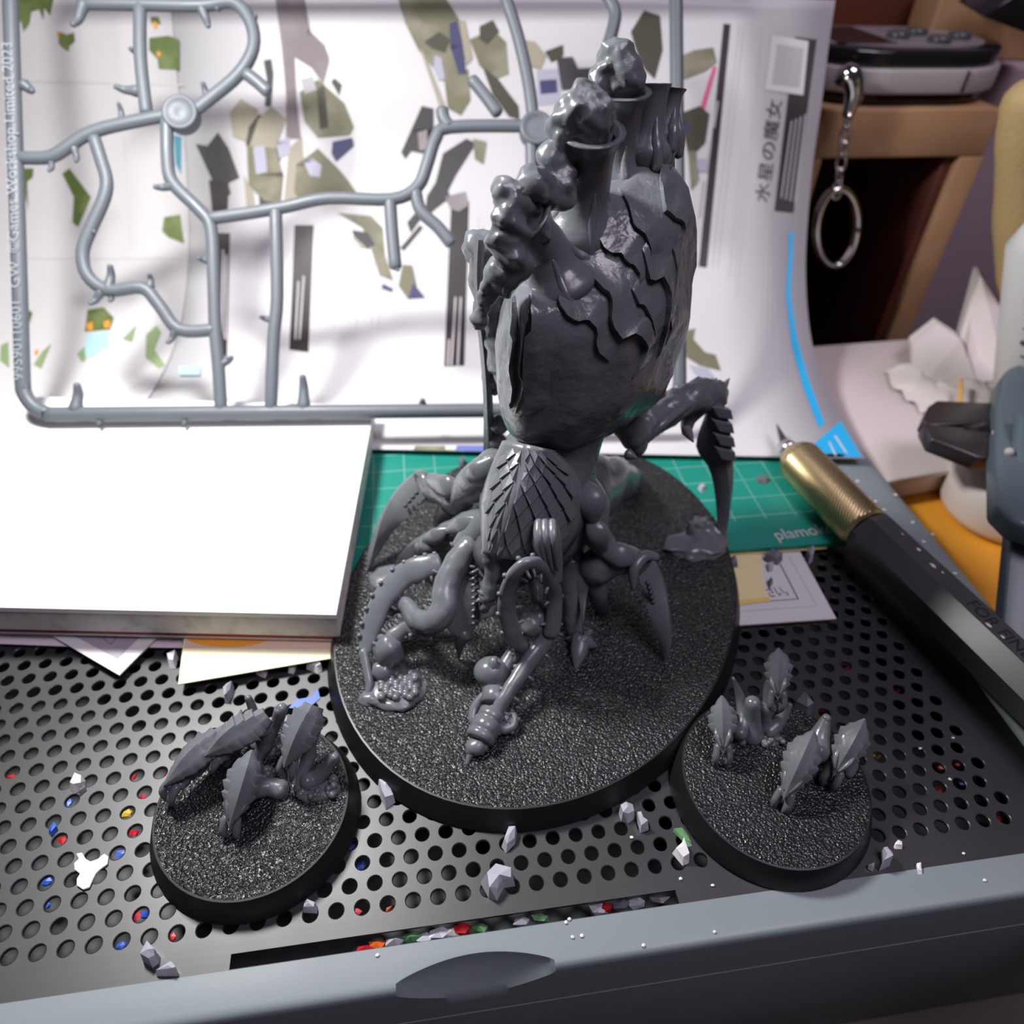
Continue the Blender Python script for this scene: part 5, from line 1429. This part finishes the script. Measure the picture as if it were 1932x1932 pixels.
# rivet-shaped white plastic piece with three lobes
c = Z(180, 1637, .1)
P = []
for x, y in ((145, 1612), (156, 1610), (163, 1622), (172, 1627), (186, 1622), (198, 1612), (206, 1618), (204, 1632), (190, 1642), (182, 1650), (176, 1662), (170, 1676), (158, 1680), (146, 1672), (146, 1660), (152, 1650), (142, 1642), (141, 1630), (150, 1622)):
    P.append(Z(x, y, .02))
o = obj('foil_scrap', bevel_prism(P, (0, 0, .1), .02, 1), material('silvery_white', (.72, .70, .68), .35), smooth=False)
tag(o, 'flat silvery white three-lobed scrap lying over holes at lower left', 'scrap')
ORD = ['leftmost', 'second from left', 'third from left', 'fourth from left', 'fifth from left', 'sixth from left', 'seventh from left', 'eighth from left', 'ninth from left', 'tenth from left', 'eleventh from left', 'twelfth from left']
def rank(k, idx, xs):           # place of item k among idx, counted from the left of the picture
    order = sorted(idx, key=lambda i: xs[i])
    return 'only one' if len(idx) == 1 else ORD[order.index(k)]
# tiny white crumbs on rail and plate
crumbs = [(712, 1802, .04), (1068, 1740, .04), (1074, 1734, .04), (1080, 1768, .04), (1098, 1765, .04), (1348, 1758, .04), (1284, 1658, .02), (1345, 1670, .02), (1192, 1580, .02), (1214, 1783, .04), (1858, 1661, .04), (1798, 1392, .02), (1818, 1610, .02), (1736, 1412, .02), (1792, 1470, .02)]
for k, (x, y, z) in enumerate(crumbs):
    o = obj('plastic_crumb', blob(Z(x, y, z + .03), (.09, .07, .05), 1, .5, 2, k), M['bit_white'], smooth=False)
    where = 'front rail' if z > .03 else 'metal plate'
    tag(o, 'tiny white crumb on the ' + where + ', ' + rank(k, [i for i, c in enumerate(crumbs) if (c[2] > .03) == (z > .03)], [c[0] for c in crumbs]) + ' of those there', 'crumb', 'tiny white crumbs on the ' + where)
# crumbs on the right rail next to the knife
RCR = [(1618, 908), (1640, 940), (1652, 946), (1668, 962), (1690, 934), (1722, 985), (1742, 1022), (1760, 1008), (1802, 1082)]
for k, (x, y) in enumerate(RCR):
    o = obj('plastic_crumb', blob(Z(x, y, .66), (.15, .1, .06), 1, .6, 2, k), M['bit_white'], smooth=False)
    tag(o, 'tiny white crumb on the right rail beside the knife, ' + rank(k, list(range(len(RCR))), [c[0] for c in RCR]), 'crumb', 'tiny white crumbs on the right rail')
# coloured scraps seen through holes and in the slot
rr = random.Random(21)
low = [(682, 1634, 'blue'), (250, 1466, 'red'), (318, 1462, 'red'), (118, 1586, 'red'), (128, 1515, 'blue'), (268, 1505, 'red'), (238, 1536, 'yellowp'), (252, 1572, 'red'), (230, 1612, 'blue'), (228, 1785, 'blue'), (88, 1664, 'blue'), (85, 1708, 'blue'), (324, 1768, 'red'), (672, 1722, 'red'), (738, 1718, 'orange'), (668, 1596, 'violet'), (1594, 1260, 'red'), (1550, 1348, 'red'), (1690, 1302, 'red'), (1772, 1445, 'red'), (1804, 1440, 'red'), (1770, 1492, 'red'), (1814, 1476, 'blue'), (1893, 1545, 'red'), (1655, 1424, 'yellowp'), (258, 1730, 'red'), (275, 1724, 'blue'), (20, 1468, 'red')]
M['violet'] = material('violet_plastic', (0.10, 0.06, 0.32), .4)
for k, (x, y, m) in enumerate(low):
    p = Z(x, y, -1.0)
    o = obj('coloured_scrap', blob(p, (.24, .2, .1), 1, .7, 2, k), M[m], smooth=False)
    cn = {'blue': 'blue', 'red': 'red', 'yellowp': 'yellow', 'orange': 'orange', 'violet': 'violet'}[m]
    reg = lambda q: 'left' if q[0] < 420 else ('middle' if q[0] < 1300 else 'right')
    idx = [i for i, q in enumerate(low) if q[2] == m and reg(q) == reg((x, y))]
    tag(o, cn + ' scrap in a hole at plate ' + reg((x, y)) + ', ' + rank(k, idx, [q[0] + q[1] * .001 for q in low]) + ' of its colour', 'scrap', cn + ' scraps below the plate')
M['grey_scrap'] = M['bit']
slot = [(690, 1788, 'red'), (712, 1780, 'orange'), (745, 1776, 'bit'), (775, 1770, 'green'), (800, 1768, 'bit'), (828, 1760, 'bit'), (852, 1758, 'bit_white'), (870, 1752, 'red'), (984, 1736, 'bit'), (1018, 1730, 'green'), (1130, 1714, 'bit'), (1140, 1712, 'red'), (1170, 1706, 'bit_dark'), (1200, 1702, 'bit'), (1240, 1696, 'bit_dark'), (905, 1750, 'green')]
for k, (x, y, m) in enumerate(slot):
    p = Z(x, y, -.55) + np.array([0, -.05, 0])
    o = obj('slot_scrap', blob(p, (.42, .2, .3), 1, .7, 2, 50 + k), M[m], smooth=False)
    nm = {'red': 'red', 'orange': 'orange', 'bit': 'pale grey', 'green': 'green', 'bit_white': 'white', 'bit_dark': 'dark grey'}[m]
    idx = [i for i, q in enumerate(slot) if q[2] == m]
    tag(o, nm + ' scrap in the long slot of the tray, ' + rank(k, idx, [q[0] for q in slot]) + ' of that colour', 'scrap', nm + ' scraps in the slot')

# ------------------------------------------------------------------ things beyond the tray at the right
M['wood'] = material('pale_wood', (0.46, 0.27, 0.14), .55, var=(35, (.36, .2, .1), .4, .7), bump=('brushed', 500, .15, .0003))
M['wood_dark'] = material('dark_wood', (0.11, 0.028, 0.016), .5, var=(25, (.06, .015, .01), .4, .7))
M['orange_box'] = material('orange_plastic_sheet', (0.72, 0.30, 0.02), .5)
M['white_plastic'] = material('milky_white_plastic', (0.66, 0.58, 0.57), .4)
M['tissue'] = material('tissue_paper', (0.74, 0.68, 0.66), .85)
ob_ = obj('orange_box', bevel_box((50.2, 4, -16.9), (84, 33, -3.0), .4), M['orange_box'])
tag(ob_, 'large orange plastic box top at the right beyond the tray', 'box')
wb = thing('white_container', (60, 32, -3), 'milky white flat plastic container on the orange box, right of the tray', 'container')
pw = [Z(1648, 905, -.6), Z(1840, 850, -.6), Z(1990, 800, -.6), Z(1900, 640, -.6), Z(1530, 668, -.6)]
pw = [np.array([49.4, 24.0, 0]), np.array([72, 27.0, 0]), np.array([70, 43, 0]), np.array([49.4, 42, 0])]
obj('body', bevel_prism([p + np.array([0, 0, -2.98]) for p in pw], (0, 0, 1.9), .25, 3), M['white_plastic'], wb)
lidp = [np.array([49.0, 23.6, 0]), np.array([72.4, 26.6, 0]), np.array([70.4, 43.4, 0]), np.array([49.0, 42.4, 0])]
obj('lid', bevel_prism([p + np.array([0, 0, -1.1]) for p in lidp], (0, 0, .5), .15, 3), M['white_plastic'], wb)

# wooden shelf box with a dark open front
sf = thing('wooden_shelf', (58, 50, -17.2), 'small open-fronted wooden shelf with dark inside under the handheld console', 'shelf')
s00 = np.array([44.5, 45.0, 0.0]); sex = unit((1, .02, 0)); sey = np.array([-.02, 1, 0])
def sbox(name, x0, x1, y0, y1, z0, z1, mat, r=.15):
    V, F = bevel_box((x0, y0, z0), (x1, y1, z1), r, 2)
    return obj(name, (V, F), mat, sf)
sbox('top_board', 52.8, 69.6, 52.5, 72, 12.3, 16.2, M['wood'])
sbox('side_post', 67.4, 69.8, 52.5, 72, -17.2, 12.3, M['wood'])
sbox('side_post', 52.8, 54, 52.5, 72, -17.2, 12.3, M['wood'])
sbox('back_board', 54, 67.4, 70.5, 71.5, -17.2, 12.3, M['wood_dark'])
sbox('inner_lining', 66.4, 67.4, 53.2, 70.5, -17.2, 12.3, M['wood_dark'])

# handheld console on the shelf
cs = thing('handheld_console', (61, 60, 16.2), 'black and silver handheld game console lying on the wooden shelf', 'console')
M['gloss_black'] = material('gloss_black_plastic', (0.012, 0.011, 0.012), .15)
M['silver'] = material('silver_plastic', (0.42, 0.39, 0.39), .35)
M['chrome'] = material('chrome_metal', (0.75, 0.73, 0.72), .12, metal=1.0)
def stadium(x0, x1, y0, y1, z, n=14):
    r = (y1 - y0) / 2; cy = (y0 + y1) / 2
    return [np.array([x1 - r + r * math.sin(a), cy - r * math.cos(a), z]) for a in np.linspace(0, math.pi, n)] + [np.array([x0 + r - r * math.sin(a), cy + r * math.cos(a), z]) for a in np.linspace(0, math.pi, n)]
def slab(k, z0, z1, r, mat, name):
    return obj(name, bevel_prism(stadium(51.6 - k, 71.3 + k, 53.2 - k, 66.5 + k, z0), (0, 0, z1 - z0), r, 2), mat, cs)
slab(-.5, 16.25, 17.2, .2, M['gloss_black'], 'bottom_shell')
slab(.3, 17.2, 19.1, .25, M['silver'], 'silver_band')
slab(-.1, 19.1, 20.4, .3, M['gloss_black'], 'front_shell')
obj('face_plate', prism(stadium(53.4, 69.8, 54.8, 65.2, 20.4), (0, 0, .08)), material('grey_face', (.28, .25, .27), .25), cs, smooth=False)
for x, y in ((61.6, 59), (64.2, 56.8), (67.4, 58.8), (64.4, 60.8)):
    obj('button', lathe((x, y, 20.45), (x, y, 21.0), [(0, 1.0), (.7, 1.0), (1, .8)], n=18), material('smoky_button', (.07, .075, .08), .2), cs)
obj('screen', prism([np.array(p) for p in ((54.5, 56, 20.5), (60, 56, 20.5), (60, 64.5, 20.5), (54.5, 64.5, 20.5))], (0, 0, .02)), M['gloss_black'], cs, smooth=False)
obj('seam', box((65.2, 52.75, 17.4), (65.32, 53.1, 19.0)), M['gloss_black'], cs, smooth=False)
obj('strap_eye', tube([Y(1588, 150, 51.2), Y(1604, 140, 50.8), Y(1612, 175, 50.6), Y(1600, 215, 50.5)], [.7, .8, .75, .5], n=12, k=6), M['chrome'], cs)
# key ring on a chain hanging from the console
kr = thing('key_ring', Y(1580, 430, 50), 'chrome key ring on a short chain hanging before the dark shelf', 'key ring')
for k in range(6):
    a = Y(1600 - 4 * k, 215 + 26 * k, 50.2); b = Y(1598 - 4 * k, 243 + 26 * k, 50.2)
    d = unit(b - a); s_ = unit(np.cross(d, (0, 1, 0))) if k % 2 else np.array([0, 1.0, 0])
    c = (a + b) / 2; h = np.linalg.norm(b - a) / 2 * 1.15
    obj('chain_link', tube([c + d * h * math.cos(t) + s_ * .42 * math.sin(t) for t in np.linspace(0, 2 * math.pi, 13)], [.14] * 13, n=7, k=2, rnd=False), M['chrome'], kr)
c = Y(1580, 432, 50.0)
e1 = (Y(1622, 432, 50.0) - c); e2 = (Y(1586, 348, 50.0) - c)
e1 = unit(e1) * 2.0; e2 = unit(e2) * 3.6
for rk, off in ((.30, 0), (.30, .28)):
    obj('ring', tube([c + e1 * math.cos(t) + e2 * math.sin(t) + np.array([0, off, 0]) for t in np.linspace(0, 2 * math.pi, 33)], [rk] * 33, n=10, k=2, rnd=False), M['chrome'], kr)

# crumpled tissue, toothpick, bottles and nippers
V, F = [], []
tn = 26
def tissue(cx, cy, z, w, h, seed, hh):
    V, F = [], []
    c = Z(cx, cy, z)
    for i in range(tn):
        for j in range(tn):
            u, v = i / (tn - 1) * 2 - 1, j / (tn - 1) * 2 - 1
            p = c + np.array([u * w, v * h, 0])
            q = noise.noise(Vector((u * 1.5 + seed, v * 1.5, .3))) * 1.0 + abs(noise.noise(Vector((u * 3 + seed, v * 3, 1)))) * .6
            p[2] += hh * (1 - .5 * (u * u + v * v)) * (1 + q) * .6 + .1
            p[0] += 1.2 * noise.noise(Vector((u * 2, v * 2, seed))); p[1] += 1.2 * noise.noise(Vector((u * 2, v * 2, seed + 5)))
            V.append(p)
    for i in range(tn - 1):
        for j in range(tn - 1):
            a = i * tn + j; F.append((a, a + tn, a + tn + 1, a + 1))
    return V, F
ts = thing('crumpled_tissue', Z(1790, 740, -.6), 'crumpled white tissue on the milky container before the wooden shelf', 'tissue')
obj('fold', prism([Z(1730, 740, -.3), Z(1722, 650, 1.5), Z(1770, 612, 2.6), Z(1812, 640, 2.2), Z(1850, 740, -.3)], (0.5, 1.4, -.1)), M['tissue'], ts, smooth=False)
obj('fold', tissue(1790, 735, -.5, 4.5, 3.2, 3.0, 1.2), M['tissue'], ts)
obj('fold', prism([Z(1810, 640, 1.5), Z(1842, 520, 6), Z(1850, 520, 6), Z(1900, 600, 3.5), Z(1900, 720, .2), Z(1830, 720, .2)], (0.8, 1.6, 0)), M['tissue'], ts, smooth=False)
tp = obj('toothpick', tube([Z(1808, 800, 0.1), Z(1813, 716, 1.6)], [.22, .16], n=8, k=1), material('orange_wood', (.75, .42, .12), .5))
tag(tp, 'short pale orange stick poking up behind the nipper jaws', 'stick')
jr = thing('round_jar', (57.5, 21, -3), 'round white plastic jar behind the nippers on the orange box', 'jar')
cj = np.array([57.6, 22.0, -3])
obj('body', lathe(cj, cj + np.array([0, 0, 4.0]), [(0, 3.4), (.06, 3.9), (.2, 4.1), (.75, 4.1), (.92, 3.7), (1, 3.0)], n=48), material('white_jar', (.66, .60, .55), .4), jr)
obj('cap', lathe(cj + np.array([0, 0, 4.0]), cj + np.array([0, 0, 5.0]), [(0, 2.8), (.8, 2.8), (1, 2.6)], n=40), M['white_plastic'], jr)
bt = thing('glue_bottle', (66, 29, -.6), 'white labelled bottle at the right edge behind the nippers', 'bottle')
cb0, cb1 = Z(1925, 735, 1.2), Z(1960, 470, 8.5)
cb0 = Y(1945, 735, 30.0); cb1 = Y(1985, 420, 31.5)
obj('body', lathe(cb0, cb1, [(0, 2.3), (.04, 2.5), (.9, 2.5), (1, 1.6)], n=40), material('bottle_label', (.62, .62, .60), .5), bt)
dirb = unit(cb1 - cb0); sb_ = unit(np.cross(dirb, (0, 1, 0)))
for k in range(9):
    t = .12 + .085 * k
    c = cb0 + (cb1 - cb0) * t
    ang = np.linspace(math.radians(-150), math.radians(-60 - 8 * (k % 3)), 10)
    pts = [c + (np.array([1, 0, 0]) * math.cos(a) + np.array([0, 1, 0]) * math.sin(a)) * 2.52 for a in ang]
    obj('label_line', tube(pts, [.09 if k % 3 else .2] * len(pts), n=6, k=1), M['char_print'], bt)
npp = thing('nippers', Z(1850, 820, 2.5), 'dark grey metal nippers with blue-grey grip at the right edge', 'nippers')
M['gun'] = material('gunmetal', (.10, .09, .095), .35, metal=.8)
jz = 4.0
obj('jaw', bevel_prism([Z(1742, 790, jz), Z(1752, 766, jz), Z(1768, 755, jz), Z(1885, 760, jz), Z(1888, 795, jz), Z(1752, 802, jz)], (0, .1, -1.1), .12, 2), M['gun'], npp)
obj('jaw', bevel_prism([Z(1743, 798, jz), Z(1818, 806, jz), Z(1888, 800, jz), Z(1888, 866, jz - .3), Z(1845, 862, jz - .2), Z(1758, 828, jz)], (0, .1, -1.1), .12, 2), M['gun'], npp)
obj('jaw_gap', bevel_prism([Z(1816, 802, jz + .03), Z(1850, 798, jz + .03), Z(1885, 792, jz + .03), Z(1885, 812, jz + .03), Z(1850, 812, jz + .03), Z(1818, 808, jz + .03)], (0, .05, -.3), .02, 1), M['gloss_black'], npp)
obj('rivet', lathe(Z(1878, 816, jz + .1), Z(1878, 816, jz + .4), [(0, .3), (1, .2)], n=14), M['chrome'], npp)
M['grip'] = material('blue_grey_grip', (.095, .13, .15), .4)
obj('grip', bevel_prism([Z(1880, 760, jz + .8), Z(1888, 712, jz + .8), Z(1905, 692, jz + .8), Z(1990, 660, jz + .8), Z(2000, 1010, jz + .8), Z(1920, 985, jz + .8), Z(1885, 950, jz + .8)], (0, .2, -1.6), .35, 4), M['grip'], npp)
obj('grip_rivet', lathe(Z(1904, 853, jz + .7), Z(1904, 853, jz + 1.0), [(0, .32), (1, .25)], n=14), M['silver'], npp)
ps = obj('tool_post', bevel_prism([Z(1928, 790, 6.0), Z(1990, 790, 6.0), Z(1990, 1260, .4), Z(1888, 1220, .4)], (0.3, 1.0, -.3), .12, 2), M['grip'])
tag(ps, 'blue-grey slanted plastic post of a tool holder at the right frame edge', 'holder')
# wicker-coloured roll and clutter at the top right
wk = obj('yellow_roll', tube([Y(1945, 190, 40), Y(1935, 330, 40), Y(1925, 480, 40), Y(1920, 560, 40)], [1.9, 2.0, 1.8, 1.2], n=20, k=5, ring=(1.2, .05)), material('straw_yellow', (.55, .40, .18), .7, bump=('noise', 700, .5, .0008)))
tag(wk, 'straw yellow ribbed roll at the right edge below the console', 'roll')
wall = obj('wall_back', box((-160, 118, -20), (190, 120, 120)), material('pinkish_wall', (.42, .34, .40), .8), smooth=False)
wall['kind'] = 'structure'
cur = obj('pink_cloth', loft([[np.array([x, 92 + 1.5 * math.sin(x * .6) + .8 * math.sin(x * 1.7), z]) for x in np.linspace(50, 130, 60)] + [np.array([x, 93.5 + 1.5 * math.sin(x * .6), z]) for x in np.linspace(130, 50, 60)] for z in (-17, 10, 30, 44)], cap=True), material('mauve_cloth', (.44, .33, .40), .85))
tag(cur, 'mauve cloth hanging at the back right', 'cloth')
tb = obj('brown_box', bevel_box((60, 74, 17.0), (86, 82, 26.0), .5), M['wood_dark'])
tag(tb, 'dark brown box behind the console at the top right', 'box')
tb2 = obj('wooden_block', bevel_box((71, 68.5, 17.0), (84, 73, 23.0), .4), M['wood'])
tag(tb2, 'pale brown wooden block behind the console near the pink cloth', 'block')
st = obj('side_stand', bevel_box((72.5, 66, -17.2), (116, 88.5, 17.0), .4), material('mauve_stand', (.40, .31, .36), .7))
tag(st, 'mauve-grey stand right of the wooden shelf', 'stand')
bl = obj('black_case', bevel_prism([Y(1855, 32, 60), Y(1930, -20, 60), Y(2010, -20, 60), Y(2010, 85, 60), Y(1945, 66, 60), Y(1890, 45, 60)], (1, 6, .5), .2, 2), M['gloss_black'])
tag(bl, 'black case corner at the extreme top right', 'case')

for o in bpy.data.objects:
    if '_o' in o: del o['_o']
